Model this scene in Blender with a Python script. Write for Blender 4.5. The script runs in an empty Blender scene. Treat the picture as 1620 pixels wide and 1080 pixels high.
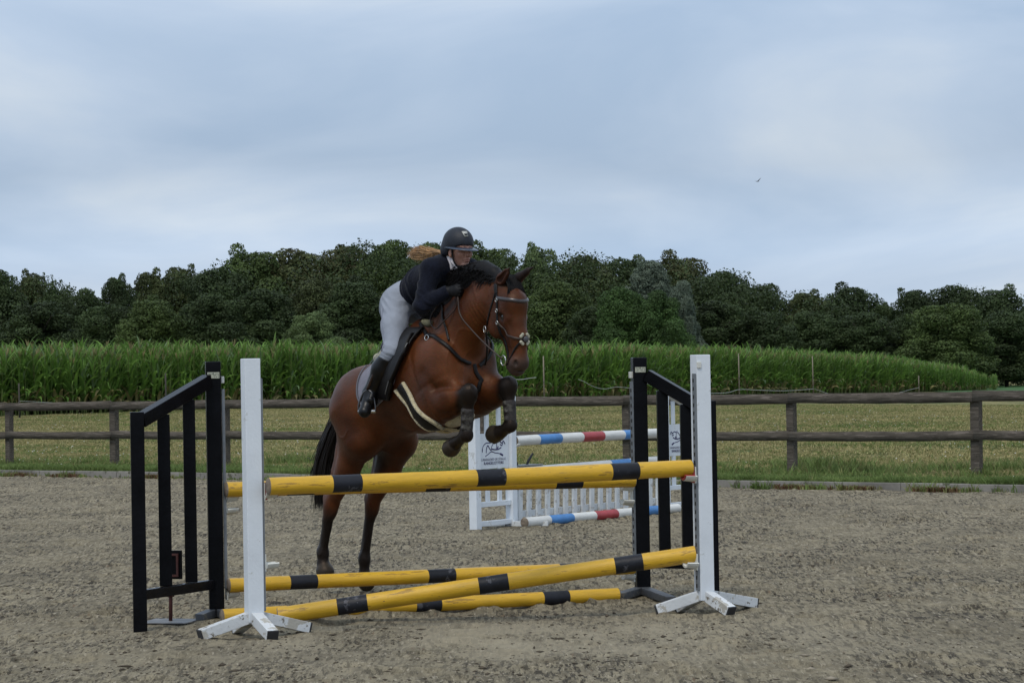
import bpy, bmesh, math, random
import numpy as np
from mathutils import Vector, Matrix
random.seed(7); RNG = np.random.default_rng(11)
S = bpy.context.scene; COL = S.collection

# ------------------------------------------------------------------ camera
FPX = 4200.0; CAMH = 1.55
PITCH = math.atan(55 / FPX); ROLL = math.radians(1.0)
FW = np.array([0, math.cos(PITCH), math.sin(PITCH)])
_up0 = np.array([0, -math.sin(PITCH), math.cos(PITCH)]); _rt0 = np.array([1., 0, 0])
RT = _rt0 * math.cos(ROLL) - _up0 * math.sin(ROLL)
UP = _up0 * math.cos(ROLL) + _rt0 * math.sin(ROLL)
CP = np.array([0, 0, CAMH])
cd = bpy.data.cameras.new('camera'); cam = bpy.data.objects.new('camera', cd); COL.objects.link(cam)
cd.sensor_width = 36; cd.lens = FPX / 1620 * 36; cd.clip_start = 0.1; cd.clip_end = 3000
cam.matrix_world = Matrix(((RT[0], UP[0], -FW[0], 0), (RT[1], UP[1], -FW[1], 0), (RT[2], UP[2], -FW[2], CAMH), (0, 0, 0, 1)))
S.camera = cam

# ------------------------------------------------------------------ sky, sun, exposure
SUN_EL, SUN_AZ = math.radians(58), math.radians(200)     # azimuth clockwise from +Y
w = bpy.data.worlds.new('World'); S.world = w; w.use_nodes = True
nt = w.node_tree; N = nt.nodes; Lk = nt.links; N.clear()
def wn(t, **k):
    n = N.new(t)
    for a, b in k.items(): setattr(n, a, b)
    return n
out = wn('ShaderNodeOutputWorld'); bg = wn('ShaderNodeBackground'); bg.inputs[1].default_value = 0.1
sky = wn('ShaderNodeTexSky', sky_type='NISHITA', sun_disc=False); sky.sun_elevation = SUN_EL; sky.sun_rotation = SUN_AZ
tc = wn('ShaderNodeTexCoord')
mp = wn('ShaderNodeMapping'); mp.inputs['Scale'].default_value = (5.2, 5.2, 17); mp.inputs['Location'].default_value = (1.3, 0.4, 0.2)
mp.inputs['Rotation'].default_value = (0, math.radians(-1.5), 0)
nz = wn('ShaderNodeTexNoise'); nz.inputs['Scale'].default_value = 1.0; nz.inputs['Detail'].default_value = 8; nz.inputs['Roughness'].default_value = 0.5; nz.inputs['Distortion'].default_value = 0.55
rp = wn('ShaderNodeValToRGB'); e = rp.color_ramp.elements
e[0].position = 0.34; e[0].color = (3.80, 4.95, 6.65, 1); e[1].position = 0.65; e[1].color = (5.95, 6.75, 7.8, 1)
m1 = rp.color_ramp.elements.new(0.5); m1.color = (4.75, 5.8, 7.35, 1)
sx = wn('ShaderNodeSeparateXYZ')
# broad bands of cloud by elevation: pale just over the wood, blue-grey above it, pale again higher
rb = wn('ShaderNodeValToRGB'); eb = rb.color_ramp.elements
eb[0].position = 0.0; eb[0].color = (1.05, 1.06, 1.06, 1); eb[1].position = 1.0; eb[1].color = (1.25, 1.2, 1.15, 1)
for p, c in ((0.034, 1.0), (0.048, 1.10), (0.060, 1.02), (0.078, 0.91), (0.10, 0.955), (0.13, 1.02), (0.3, 1.35)):
    q = eb.new(p); q.color = (c, c * 0.995, c * 0.985, 1)
ml = wn('ShaderNodeMix', data_type='RGBA', blend_type='MULTIPLY'); ml.inputs[0].default_value = 1
ms = wn('ShaderNodeMix', data_type='RGBA', blend_type='MIX'); ms.inputs[0].default_value = 0.93
wob = wn('ShaderNodeTexNoise'); wob.inputs['Scale'].default_value = 3.0; wob.inputs['Detail'].default_value = 3
wm = wn('ShaderNodeMath', operation='MULTIPLY_ADD'); wm.inputs[1].default_value = 0.05; wm.inputs[2].default_value = -0.025
wa = wn('ShaderNodeMath', operation='ADD')
Lk.new(tc.outputs['Generated'], mp.inputs[0]); Lk.new(mp.outputs[0], nz.inputs['Vector']); Lk.new(nz.outputs['Fac'], rp.inputs[0])
Lk.new(tc.outputs['Generated'], sx.inputs[0]); Lk.new(tc.outputs['Generated'], wob.inputs['Vector'])
Lk.new(wob.outputs['Fac'], wm.inputs[0]); Lk.new(wm.outputs[0], wa.inputs[0]); Lk.new(sx.outputs['Z'], wa.inputs[1]); Lk.new(wa.outputs[0], rb.inputs[0])
Lk.new(rp.outputs[0], ml.inputs[6]); Lk.new(rb.outputs[0], ml.inputs[7])
Lk.new(sky.outputs[0], ms.inputs[6]); Lk.new(ml.outputs[2], ms.inputs[7]); Lk.new(ms.outputs[2], bg.inputs[0]); Lk.new(bg.outputs[0], out.inputs[0])
sl = bpy.data.lights.new('sun', 'SUN'); sl.energy = 1.45; sl.angle = math.radians(13); sl.color = (1, 0.93, 0.82)
so = bpy.data.objects.new('sun', sl); COL.objects.link(so)
sd = Vector((math.sin(SUN_AZ) * math.cos(SUN_EL), math.cos(SUN_AZ) * math.cos(SUN_EL), math.sin(SUN_EL)))
so.rotation_euler = (-sd).to_track_quat('-Z', 'Y').to_euler(); so.location = (0, 0, 30)
S.view_settings.view_transform = 'Standard'; S.view_settings.look = 'None'; S.view_settings.exposure = 0.12; S.view_settings.gamma = 1
S.render.engine = 'CYCLES'

# ------------------------------------------------------------------ photograph pixel -> world
def ray(px, py): return FW + RT * (px - 810) / FPX + UP * (540 - py) / FPX
def G(px, py, z=0.0):
    d = ray(px, py); return CP + d * ((z - CAMH) / d[2])
def AT(px, py, y):
    d = ray(px, py); return CP + d * (y / d[1])
def mpp(y): return y / FPX

# ------------------------------------------------------------------ tags and linking
def tag(o, label=None, cat=None, group=None, kind=None):
    if label: o['label'] = label
    if cat: o['category'] = cat
    if group: o['group'] = group
    if kind: o['kind'] = kind
    return o
def empty(name, loc=(0, 0, 0), rz=0.0, label=None, cat=None, group=None):
    o = bpy.data.objects.new(name, None); COL.objects.link(o); o.location = loc; o.rotation_euler = (0, 0, rz)
    o.empty_display_size = 0.1
    return tag(o, label, cat, group)
def link_mesh(name, me, mats, parent=None, smooth=False):
    if not isinstance(mats, (list, tuple)): mats = [mats]
    for m in mats: me.materials.append(m)
    if smooth: me.polygons.foreach_set('use_smooth', np.ones(len(me.polygons), bool))
    o = bpy.data.objects.new(name, me); COL.objects.link(o)
    if parent: o.parent = parent
    return o
def np_mesh(name, V, F, mats, parent=None, smooth=False, mi=None):
    V = np.asarray(V, np.float32); F = np.asarray(F, np.int32); k = F.shape[1]
    me = bpy.data.meshes.new(name)
    me.vertices.add(len(V)); me.vertices.foreach_set('co', V.ravel())
    me.loops.add(F.size); me.loops.foreach_set('vertex_index', F.ravel())
    me.polygons.add(len(F)); me.polygons.foreach_set('loop_start', np.arange(0, F.size, k, dtype=np.int32))
    if mi is not None: me.polygons.foreach_set('material_index', np.asarray(mi, np.int32))
    me.update(calc_edges=True); me.validate()
    return link_mesh(name, me, mats, parent, smooth)
def copy_tree(o, parent=None):
    c = o.copy(); COL.objects.link(c); c.parent = parent
    for ch in list(o.children): copy_tree(ch, c)
    return c

# ------------------------------------------------------------------ noise (numpy)
_T = RNG.random((256, 256)).astype(np.float32)
def vnoise(x, y):
    xi = np.floor(x).astype(int); yi = np.floor(y).astype(int); fx = x - xi; fy = y - yi
    fx = fx * fx * (3 - 2 * fx); fy = fy * fy * (3 - 2 * fy)
    a = _T[xi & 255, yi & 255]; b = _T[(xi + 1) & 255, yi & 255]; c = _T[xi & 255, (yi + 1) & 255]; d = _T[(xi + 1) & 255, (yi + 1) & 255]
    return (a * (1 - fx) + b * fx) * (1 - fy) + (c * (1 - fx) + d * fx) * fy
def fbm(x, y, o=4):
    s = 0; a = 0.5
    for i in range(o): s = s + a * vnoise(x * 2 ** i + 17 * i, y * 2 ** i + 31 * i); a *= 0.5
    return s

# ------------------------------------------------------------------ materials
def mat(name, base, rough=0.6, var=0.15, scale=8.0, bump=0.0, bscale=60.0, spec=0.5, metal=0.0, specks=None, streak=None, coat=0.0, sheen=0.0, attr=None):
    """principled material: noise-varied base colour, bump, optional specks (colour, scale, amount) and streaks (axis scale)"""
    m = bpy.data.materials.new(name); m.use_nodes = True; t = m.node_tree; n = t.nodes; l = t.links
    b = n['Principled BSDF']; b.inputs['Roughness'].default_value = rough; b.inputs['Metallic'].default_value = metal
    b.inputs['Specular IOR Level'].default_value = spec; b.inputs['Coat Weight'].default_value = coat; b.inputs['Sheen Weight'].default_value = sheen
    tcn = n.new('ShaderNodeTexCoord'); co = tcn.outputs['Object']
    if streak:
        mp = n.new('ShaderNodeMapping'); mp.inputs['Scale'].default_value = streak; l.new(co, mp.inputs[0]); co = mp.outputs[0]
    no = n.new('ShaderNodeTexNoise'); no.inputs['Scale'].default_value = scale; no.inputs['Detail'].default_value = 6; no.inputs['Roughness'].default_value = 0.65
    l.new(co, no.inputs['Vector'])
    r = n.new('ShaderNodeValToRGB'); el = r.color_ramp.elements
    d = [max(0, c * (1 - var * 2)) for c in base]; u = [min(1, c * (1 + var * 1.6)) for c in base]
    el[0].position = 0.3; el[0].color = (*d, 1); el[1].position = 0.7; el[1].color = (*u, 1)
    l.new(no.outputs['Fac'], r.inputs[0]); colr = r.outputs[0]
    if specks:
        for (sc, ss, am) in specks:
            n2 = n.new('ShaderNodeTexNoise'); n2.inputs['Scale'].default_value = ss; n2.inputs['Detail'].default_value = 8; n2.inputs['Roughness'].default_value = 0.7
            l.new(tcn.outputs['Object'] if not streak else co, n2.inputs['Vector'])
            r2 = n.new('ShaderNodeValToRGB'); r2.color_ramp.elements[0].position = am; r2.color_ramp.elements[0].color = (0, 0, 0, 1)
            r2.color_ramp.elements[1].position = am + 0.03; r2.color_ramp.elements[1].color = (1, 1, 1, 1)
            l.new(n2.outputs['Fac'], r2.inputs[0])
            mx = n.new('ShaderNodeMix'); mx.data_type = 'RGBA'; l.new(r2.outputs[0], mx.inputs[0]); l.new(colr, mx.inputs[6]); mx.inputs[7].default_value = (*sc, 1)
            colr = mx.outputs[2]
    if attr:   # a painted-on marking mask stored per vertex: mixes to a second coat colour
        an = n.new('ShaderNodeAttribute'); an.attribute_name = attr[0]
        mx = n.new('ShaderNodeMix'); mx.data_type = 'RGBA'; l.new(an.outputs['Fac'], mx.inputs[0]); l.new(colr, mx.inputs[6]); mx.inputs[7].default_value = (*attr[1], 1)
        colr = mx.outputs[2]
    l.new(colr, b.inputs['Base Color'])
    if bump:
        nb = n.new('ShaderNodeTexNoise'); nb.inputs['Scale'].default_value = bscale; nb.inputs['Detail'].default_value = 6; l.new(co, nb.inputs['Vector'])
        bp = n.new('ShaderNodeBump'); bp.inputs['Strength'].default_value = bump; bp.inputs['Distance'].default_value = 0.01
        l.new(nb.outputs['Fac'], bp.inputs['Height']); l.new(bp.outputs[0], b.inputs['Normal'])
    return m
def leafmat(name, c, var=0.25, scale=0.5, hue=0.0, trans=0.25, alt=None):
    """foliage: colour varies by clump (noise) and by tree (object random)"""
    m = bpy.data.materials.new(name); m.use_nodes = True; t = m.node_tree; n = t.nodes; l = t.links
    b = n['Principled BSDF']; b.inputs['Roughness'].default_value = 0.65; b.inputs['Specular IOR Level'].default_value = 0.25
    tcn = n.new('ShaderNodeTexCoord'); g = n.new('ShaderNodeNewGeometry')
    no = n.new('ShaderNodeTexNoise'); no.inputs['Scale'].default_value = scale; no.inputs['Detail'].default_value = 5; no.inputs['Roughness'].default_value = 0.7
    l.new(g.outputs['Position'], no.inputs['Vector'])
    r = n.new('ShaderNodeValToRGB'); el = r.color_ramp.elements
    el[0].position = 0.3; el[0].color = (*[x * (1 - var * 2) for x in c], 1); el[1].position = 0.7; el[1].color = (*[x * (1 + var * 2) for x in (alt or c)], 1)
    l.new(no.outputs['Fac'], r.inputs[0])
    rnd = n.new('ShaderNodeMath'); rnd.operation = 'MULTIPLY_ADD'; rnd.inputs[1].default_value = 0.5; rnd.inputs[2].default_value = 0.75
    l.new(g.outputs['Random Per Island'], rnd.inputs[0])
    mx = n.new('ShaderNodeVectorMath'); mx.operation = 'SCALE'; l.new(r.outputs[0], mx.inputs[0]); l.new(rnd.outputs[0], mx.inputs['Scale'])
    l.new(mx.outputs[0], b.inputs['Base Color'])
    if trans:
        tr = n.new('ShaderNodeBsdfTranslucent'); l.new(mx.outputs[0], tr.inputs[0]); ms_ = n.new('ShaderNodeMixShader'); ms_.inputs[0].default_value = trans
        l.new(b.outputs[0], ms_.inputs[1]); l.new(tr.outputs[0], ms_.inputs[2]); l.new(ms_.outputs[0], n['Material Output'].inputs[0])
    return m

# ------------------------------------------------------------------ terrain
K0 = G(0, 752)[:2]; K1 = G(1620, 779)[:2]
KU = (K1 - K0) / np.linalg.norm(K1 - K0); KN = np.array([-KU[1], KU[0]])
if KN[1] < 0: KN = -KN
_ax = [-60, -18, -3, 5, 16, 30, 80]; _ag = [0.6, 0.57, 0.47, 0.42, 0.28, 0.2, 0.2]
def terr(x, y):
    x = np.asarray(x, float); y = np.asarray(y, float)
    s = (x - K0[0]) * KN[0] + (y - K0[1]) * KN[1]
    t = np.clip(s / 45, 0, 1); t = t * t * (3 - 2 * t)
    amp = np.interp(x, _ax, _ag)
    z = 0.05 + (amp - 0.05) * t + 0.012 * (fbm(x * 0.6, y * 0.6) - 0.5)
    return np.where(s > 0, z, -0.08)
def sdist(x, y): return (x - K0[0]) * KN[0] + (y - K0[1]) * KN[1]
def GT(px, py):
    z = 0.05
    for _ in range(30):
        p = G(px, py, z); z = 0.5 * z + 0.5 * float(terr(p[0], p[1]))
    p = G(px, py, z); return np.array([p[0], p[1], float(terr(p[0], p[1]))])
# ================================================================== GROUND
m_meadow = mat('dry_meadow', (0.235, 0.205, 0.090), 0.95, 0.16, 0.35, 0.8, 25, spec=0.1,
               specks=[((0.065, 0.095, 0.03), 0.55, 0.52), ((0.22, 0.18, 0.095), 2.2, 0.60), ((0.085, 0.11, 0.035), 6.0, 0.56), ((0.24, 0.20, 0.115), 25, 0.62)])
def grid_mesh(name, xs, ys, zf, m, keep=None):
    X, Y = np.meshgrid(xs, ys, indexing='ij'); Z = zf(X, Y)
    V = np.stack([X.ravel(), Y.ravel(), Z.ravel()], 1); nx, ny = len(xs), len(ys)
    i = np.arange(nx * ny).reshape(nx, ny)
    F = np.stack([i[:-1, :-1].ravel(), i[1:, :-1].ravel(), i[1:, 1:].ravel(), i[:-1, 1:].ravel()], 1)
    if keep is not None:
        c = V[F].mean(1); F = F[keep(c[:, 0], c[:, 1])]
        u, inv = np.unique(F, return_inverse=True); V = V[u]; F = inv.reshape(F.shape)
    return np_mesh(name, V, F, m, smooth=True)
gx = np.concatenate([np.linspace(-1600, -70, 12), np.arange(-60, 61, 2.0), np.linspace(70, 1600, 12)])
gy = np.concatenate([np.linspace(-300, 0, 6), np.arange(4, 260, 2.0), np.linspace(270, 2400, 14)])
tag(grid_mesh('ground', gx, gy, lambda x, y: np.where(sdist(x, y) > 0.3, terr(x, y), -0.25), m_meadow), kind='structure')
# near strip of the meadow, finer, starting exactly at the kerb
def strip(name, s0, s1, ds, t0, t1, dt, zf, m):
    ss = np.arange(s0, s1 + 1e-6, ds); tt = np.arange(t0, t1 + 1e-6, dt)
    Sg, Tg = np.meshgrid(ss, tt, indexing='ij')
    X = K0[0] + KN[0] * Sg + KU[0] * Tg; Y = K0[1] + KN[1] * Sg + KU[1] * Tg; Z = zf(X, Y)
    V = np.stack([X.ravel(), Y.ravel(), Z.ravel()], 1); i = np.arange(V.shape[0]).reshape(Sg.shape)
    F = np.stack([i[:-1, :-1].ravel(), i[:-1, 1:].ravel(), i[1:, 1:].ravel(), i[1:, :-1].ravel()], 1)
    return np_mesh(name, V, F, m, smooth=True)
tag(strip('grass_verge', 0.06, 9.0, 0.15, -14, 40, 0.5, lambda x, y: terr(x, y) + 0.006, m_meadow), kind='structure')
# far green field, right of the maize
m_far = mat('far_crop', (0.06, 0.12, 0.045), 0.95, 0.12, 0.3, 0.5, 10, spec=0.1)
tag(grid_mesh('far_field', np.arange(24, 90, 3.0), np.arange(140, 200, 3.0), lambda x, y: terr(x, y) + 0.03, m_far), kind='structure')

# arena sand
m_sand = bpy.data.materials.new('arena_sand'); m_sand.use_nodes = True
def _sand(m, base, lo, hi, dark):
    t = m.node_tree; n = t.nodes; l = t.links; b = n['Principled BSDF']; b.inputs['Roughness'].default_value = 0.95; b.inputs['Specular IOR Level'].default_value = 0.15
    tcn = n.new('ShaderNodeTexCoord')
    def noise(s, d=6, r=0.65, sc=None):
        q = n.new('ShaderNodeTexNoise'); q.inputs['Scale'].default_value = s; q.inputs['Detail'].default_value = d; q.inputs['Roughness'].default_value = r
        if sc:
            mp_ = n.new('ShaderNodeMapping'); mp_.inputs['Scale'].default_value = sc; l.new(tcn.outputs['Object'], mp_.inputs[0]); l.new(mp_.outputs[0], q.inputs['Vector'])
        else: l.new(tcn.outputs['Object'], q.inputs['Vector'])
        return q
    def ramp(src, p0, c0, p1, c1):
        r = n.new('ShaderNodeValToRGB'); e_ = r.color_ramp.elements; e_[0].position = p0; e_[0].color = (*c0, 1); e_[1].position = p1; e_[1].color = (*c1, 1); l.new(src, r.inputs[0]); return r.outputs[0]
    def mix(f, a, c):
        q = n.new('ShaderNodeMix'); q.data_type = 'RGBA'; l.new(f, q.inputs[0]); l.new(a, q.inputs[6])
        if isinstance(c, tuple): q.inputs[7].default_value = (*c, 1)
        else: l.new(c, q.inputs[7])
        return q.outputs[2]
    c = ramp(noise(0.5, 5).outputs['Fac'], 0.35, lo, 0.65, hi)
    f1 = ramp(noise(9, 8, 0.75).outputs['Fac'], 0.42, (0, 0, 0), 0.60, (0.6, 0.6, 0.6)); c = mix(f1, c, dark)
    big = noise(0.9, 4); f1b = ramp(big.outputs['Fac'], 0.50, (0, 0, 0), 0.62, (0.3, 0.3, 0.3)); c = mix(f1b, c, (0.10, 0.085, 0.06))
    churn = ramp(noise(1.1, 5, .6, (1, .5, 1)).outputs['Fac'], 0.40, (0.45, 0.45, 0.45), 0.56, (1, 1, 1))
    def mul(a, k):
        q = n.new('ShaderNodeMix'); q.data_type = 'RGBA'; q.blend_type = 'MULTIPLY'; q.inputs[0].default_value = 1; l.new(a, q.inputs[6]); l.new(k, q.inputs[7]); return q.outputs[2]
    f5 = ramp(noise(13, 9, 0.72, (1, 0.14, 1)).outputs['Fac'], 0.485, (0, 0, 0), 0.59, (0.66, 0.66, 0.66)); c = mix(mul(f5, churn), c, (0.075, 0.063, 0.045))
    f2 = ramp(noise(34, 8, 0.72, (1, 0.13, 1)).outputs['Fac'], 0.50, (0, 0, 0), 0.56, (0.95, 0.95, 0.95)); c = mix(mul(f2, churn), c, (0.040, 0.034, 0.026))  # dark flecks: loose bits, plus the shade of churned relief put into the colour
    f3 = ramp(noise(42, 6, 0.7, (1, 0.15, 1)).outputs['Fac'], 0.58, (0, 0, 0), 0.63, (0.8, 0.8, 0.8)); c = mix(f3, c, (0.40, 0.35, 0.26))
    f6 = ramp(noise(22, 6, 0.7, (1, 0.15, 1)).outputs['Fac'], 0.63, (0, 0, 0), 0.66, (0.7, 0.7, 0.7)); c = mix(f6, c, (0.16, 0.10, 0.06))
    da = n.new('ShaderNodeAttribute'); da.attribute_name = 'dry'; c = mix(da.outputs['Fac'], c, (0.36, 0.315, 0.225))
    l.new(c, b.inputs['Base Color'])
    bp = n.new('ShaderNodeBump'); bp.inputs['Strength'].default_value = 1.0; bp.inputs['Distance'].default_value = 0.02
    l.new(noise(28, 8, 0.75).outputs['Fac'], bp.inputs['Height']); l.new(bp.outputs[0], b.inputs['Normal'])
_sand(m_sand, None, (0.250, 0.215, 0.144), (0.335, 0.288, 0.194), (0.150, 0.128, 0.088))
HOOFS = RNG.uniform([-9, 11], [9, 45], (1500, 2)); HR = RNG.uniform(0.06, 0.13, 1500)
FEET = [G(*q)[:2] for q in ((318, 1013), (431, 1014), (486, 1001), (1040, 973), (1156, 975), (1192, 962), (222, 1001), (1127, 947), (343, 980), (1017, 944), (572, 937), (441, 987), (758, 838), (810, 832), (1053, 807), (316, 984), (384, 985), (980, 950), (1062, 956))]
LINES = [(G(352, 986)[:2], G(977, 951)[:2]), (G(830, 834.5)[:2], G(1072, 811)[:2]), (G(441, 987)[:2], G(560, 975)[:2])]
def pushed(x, y):
    """sand heaped against feet, posts and the poles that lie on the ground"""
    m = 0
    for fx, fy in FEET: m = m + .016 * np.exp(-(((x - fx) / .13) ** 2 + ((y - fy) / .20) ** 2))
    for a_, b_ in LINES:
        d_ = b_ - a_; t_ = np.clip(((x - a_[0]) * d_[0] + (y - a_[1]) * d_[1]) / (d_ @ d_), 0, 1); dd = np.hypot(x - a_[0] - d_[0] * t_, y - a_[1] - d_[1] * t_); m = m + .020 * np.exp(-(dd / .11) ** 2)
    return m * (0.5 + fbm(x * 8, y * 6, 2))
def sandz(x, y):
    z = 0.030 * (fbm(x * 2.3, y * 2.3, 3) - 0.45) + 0.022 * np.maximum(0, fbm(x * 6.5 + 9, y * 6.5, 4) - 0.50) * 2 + 0.042 * (fbm(x * 14, y * 6.5, 3) - 0.4) * (0.4 + 1.2 * np.clip(fbm(x * .8, y * .8, 2) * 3 - 1, 0, 1))
    z = z + 0.030 * np.maximum(0, fbm(x * 27 + 4, y * 11, 2) - 0.44) * (0.35 + 1.3 * np.clip(fbm(x * .9 + 7, y * .9, 2) * 3 - 1, 0, 1))
    trod = np.exp(-(((x + 0.1) / 2.4) ** 2 + ((y - 16.2) / 2.2) ** 2))       # trodden, smoother take-off and landing patch
    return z * (1 - 0.55 * trod) - 0.004 + pushed(x, y)
def sand_grid():
    xs = np.arange(-10.5, 10.5, 0.026); ys = np.concatenate([np.arange(11, 13, .06), np.arange(13, 23, 0.032), np.arange(23, 56, 0.075)])
    X, Y = np.meshgrid(xs, ys, indexing='ij'); Z = sandz(X, Y)
    for (hx, hy), r in zip(HOOFS, HR):
        i0, i1 = np.searchsorted(xs, [hx - 0.3, hx + 0.3]); j0, j1 = np.searchsorted(ys, [hy - 0.3, hy + 0.3])
        if i1 <= i0 or j1 <= j0: continue
        d = np.hypot(X[i0:i1, j0:j1] - hx, (Y[i0:i1, j0:j1] - hy) * 0.85) / r
        Z[i0:i1, j0:j1] += -0.020 * np.exp(-d ** 4) + 0.013 * np.exp(-((d - 1.3) / 0.35) ** 2)
    V = np.stack([X.ravel(), Y.ravel(), Z.ravel()], 1); i = np.arange(V.shape[0]).reshape(X.shape)
    F = np.stack([i[:-1, :-1].ravel(), i[1:, :-1].ravel(), i[1:, 1:].ravel(), i[:-1, 1:].ravel()], 1)
    c = V[F].mean(1); F = F[sdist(c[:, 0], c[:, 1]) < 0.05]
    u, inv = np.unique(F, return_inverse=True)
    o = np_mesh('arena_sand', V[u], inv.reshape(F.shape), m_sand, smooth=True); Q = V[u]
    dry = np.exp(-(((Q[:, 0] + .1) / 2.3) ** 2) ** 1.5 - np.abs((Q[:, 1] - 15.6) / 1.5) ** 3) * np.clip(fbm(Q[:, 0] * 2.2, Q[:, 1] * 1.2, 4) * 3.2 - .95, 0, 1) * .62      # drier, paler sand before the jump
    at_ = o.data.attributes.new('dry', 'FLOAT', 'POINT'); at_.data.foreach_set('value', dry.astype(np.float32)); return o
tag(sand_grid(), kind='structure')
def coarse_keep(x, y): return (sdist(x, y) < 0.05)
tag(grid_mesh('arena_base', np.arange(-60, 61, 1.0), np.arange(-40, 80, 1.0), lambda x, y: np.where((np.abs(x) < 10) & (y > 11.5) & (y < 55), -0.075, -0.008), m_sand, coarse_keep), kind='structure')

# loose clods and fibres on the sand
def clods():
    n = 24000
    d = RNG.uniform(170, 490, n) ** 1.0; y = FPX * CAMH / d; px = RNG.uniform(-60, 1680, n); x = (px - 810) / FPX * y
    k = (sdist(x, y) < -0.1) & (fbm(x * 1.6, y * 1.6) + RNG.normal(0, 0.1, n) > 0.47); x, y = x[k], y[k]; n = len(x)
    z = sandz(x, y)
    base = np.array([[1, 0, 0], [0, 1, 0], [-1, 0, 0], [0, -1, 0], [0, 0, 0.7], [0, 0, -0.5]], float)
    tri = np.array([[0, 1, 4], [1, 2, 4], [2, 3, 4], [3, 0, 4], [1, 0, 5], [2, 1, 5], [3, 2, 5], [0, 3, 5]])
    s = RNG.gamma(1.8, 0.0022, n) + 0.002; st = RNG.uniform(0.5, 1.0, (n, 3)); st[:, 0] *= RNG.uniform(1, 2.6, n)
    a = RNG.uniform(-0.9, 0.9, n) + (RNG.random(n) < 0.2) * 1.5; c, sn = np.cos(a), np.sin(a)
    P = base[None] * s[:, None, None] * st[:, None, :] * RNG.uniform(0.7, 1.3, (n, 6, 1))
    Q = np.empty_like(P); Q[..., 0] = P[..., 0] * c[:, None] - P[..., 1] * sn[:, None]; Q[..., 1] = P[..., 0] * sn[:, None] + P[..., 1] * c[:, None]; Q[..., 2] = P[..., 2]
    Q += np.stack([x, y, z + s * 0.3], 1)[:, None]
    F = tri[None] + (np.arange(n) * 6)[:, None, None]
    mi = np.repeat((RNG.random(n) < 0.36).astype(int), 8)
    o = np_mesh('sand_clods', Q.reshape(-1, 3), F.reshape(-1, 3), [mat('clod_dark', (0.095, 0.078, 0.058), 0.95, 0.2, 3, spec=0.1), mat('clod_pale', (0.27, 0.235, 0.18), 0.95, 0.15, 3, spec=0.1)], mi=mi)
    tag(o, 'loose clods and dark fibres scattered over the arena sand', 'sand clods', kind='stuff')
clods()

# ------------------------------------------------------------------ small solids
def box_bm(bm, c, size, R=None, bev=0.0):
    """axis box (centre, size) rotated by 3x3 R about its centre, with bevelled edges"""
    M = Matrix.Translation(Vector(c)) @ ((Matrix(R).to_4x4()) if R is not None else Matrix.Identity(4)) @ Matrix.Diagonal((*size, 1))
    r = bmesh.ops.create_cube(bm, size=1.0, matrix=M)
    if bev:
        es = list({e_ for v in r['verts'] for e_ in v.link_edges})
        bmesh.ops.bevel(bm, geom=es, offset=bev, segments=2, affect='EDGES', profile=0.6)
    return r
def bm_obj(name, bm, m, parent=None, smooth=False):
    me = bpy.data.meshes.new(name); bm.normal_update(); bm.to_mesh(me); bm.free()
    return link_mesh(name, me, m, parent, smooth)
def frame(a, b, up=(0, 0, 1)):
    """rotation whose x axis runs from a to b"""
    x = (Vector(b) - Vector(a)).normalized(); y = Vector(up).cross(x)
    if y.length < 1e-5: y = Vector((0, 1, 0)).cross(x)
    y.normalize(); z = x.cross(y)
    return Matrix((x, y, z)).transposed()
def beam(name, a, b, wy, wz, m, parent=None, bev=0.004, up=(0, 0, 1), extra=None):
    bm = bmesh.new(); a = Vector(a); b = Vector(b)
    box_bm(bm, (a + b) / 2, ((b - a).length, wy, wz), frame(a, b, up), bev)
    if extra: extra(bm)
    return bm_obj(name, bm, m, parent)
def tube_np(P, r, n=8, cap=True):
    """tube round a polyline; r scalar or per point. returns V,F (quads; caps collapse)"""
    P = np.asarray(P, float); k = len(P); r = np.broadcast_to(np.asarray(r, float), (k,))
    T = np.gradient(P, axis=0); T /= np.linalg.norm(T, axis=1)[:, None] + 1e-12
    u = np.array([0, 0, 1.]) if abs(T[0][2]) < 0.9 else np.array([1., 0, 0]); V = []
    A = np.cross(T[0], u); A /= np.linalg.norm(A)
    for i in range(k):
        A = A - T[i] * (A @ T[i]); A /= np.linalg.norm(A) + 1e-12; B = np.cross(T[i], A)
        th = np.arange(n) / n * 2 * math.pi
        V.append(P[i] + r[i] * (np.cos(th)[:, None] * A + np.sin(th)[:, None] * B))
    V = np.concatenate(V); F = []
    for i in range(k - 1):
        for j in range(n): F.append([i * n + j, i * n + (j + 1) % n, (i + 1) * n + (j + 1) % n, (i + 1) * n + j])
    if cap:
        V = np.concatenate([V, P[:1], P[-1:]]); a = k * n; b = a + 1
        for j in range(0, n, 2):
            F.append([a, (j + 2) % n, (j + 1) % n, j]); F.append([b, (k - 1) * n + j, (k - 1) * n + (j + 1) % n, (k - 1) * n + (j + 2) % n])
    return V, np.array(F)
def tube(name, P, r, m, parent=None, n=8, smooth=True):
    V, F = tube_np(P, r, n); return np_mesh(name, V, F, m, parent, smooth)
def merge(parts):
    V = []; F = []; o = 0
    for v, f in parts: V.append(v); F.append(np.asarray(f) + o); o += len(v)
    return np.concatenate(V), np.concatenate(F)
def catmull(P, k=8):
    P = np.asarray(P, float); Q = np.vstack([2 * P[0] - P[1], P, 2 * P[-1] - P[-2]]); o = []
    for i in range(1, len(Q) - 2):
        for t in np.arange(k) / k:
            o.append(0.5 * ((2 * Q[i]) + (-Q[i - 1] + Q[i + 1]) * t + (2 * Q[i - 1] - 5 * Q[i] + 4 * Q[i + 1] - Q[i + 2]) * t * t + (-Q[i - 1] + 3 * Q[i] - 3 * Q[i + 1] + Q[i + 2]) * t ** 3))
    o.append(P[-1]); return np.array(o)

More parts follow.
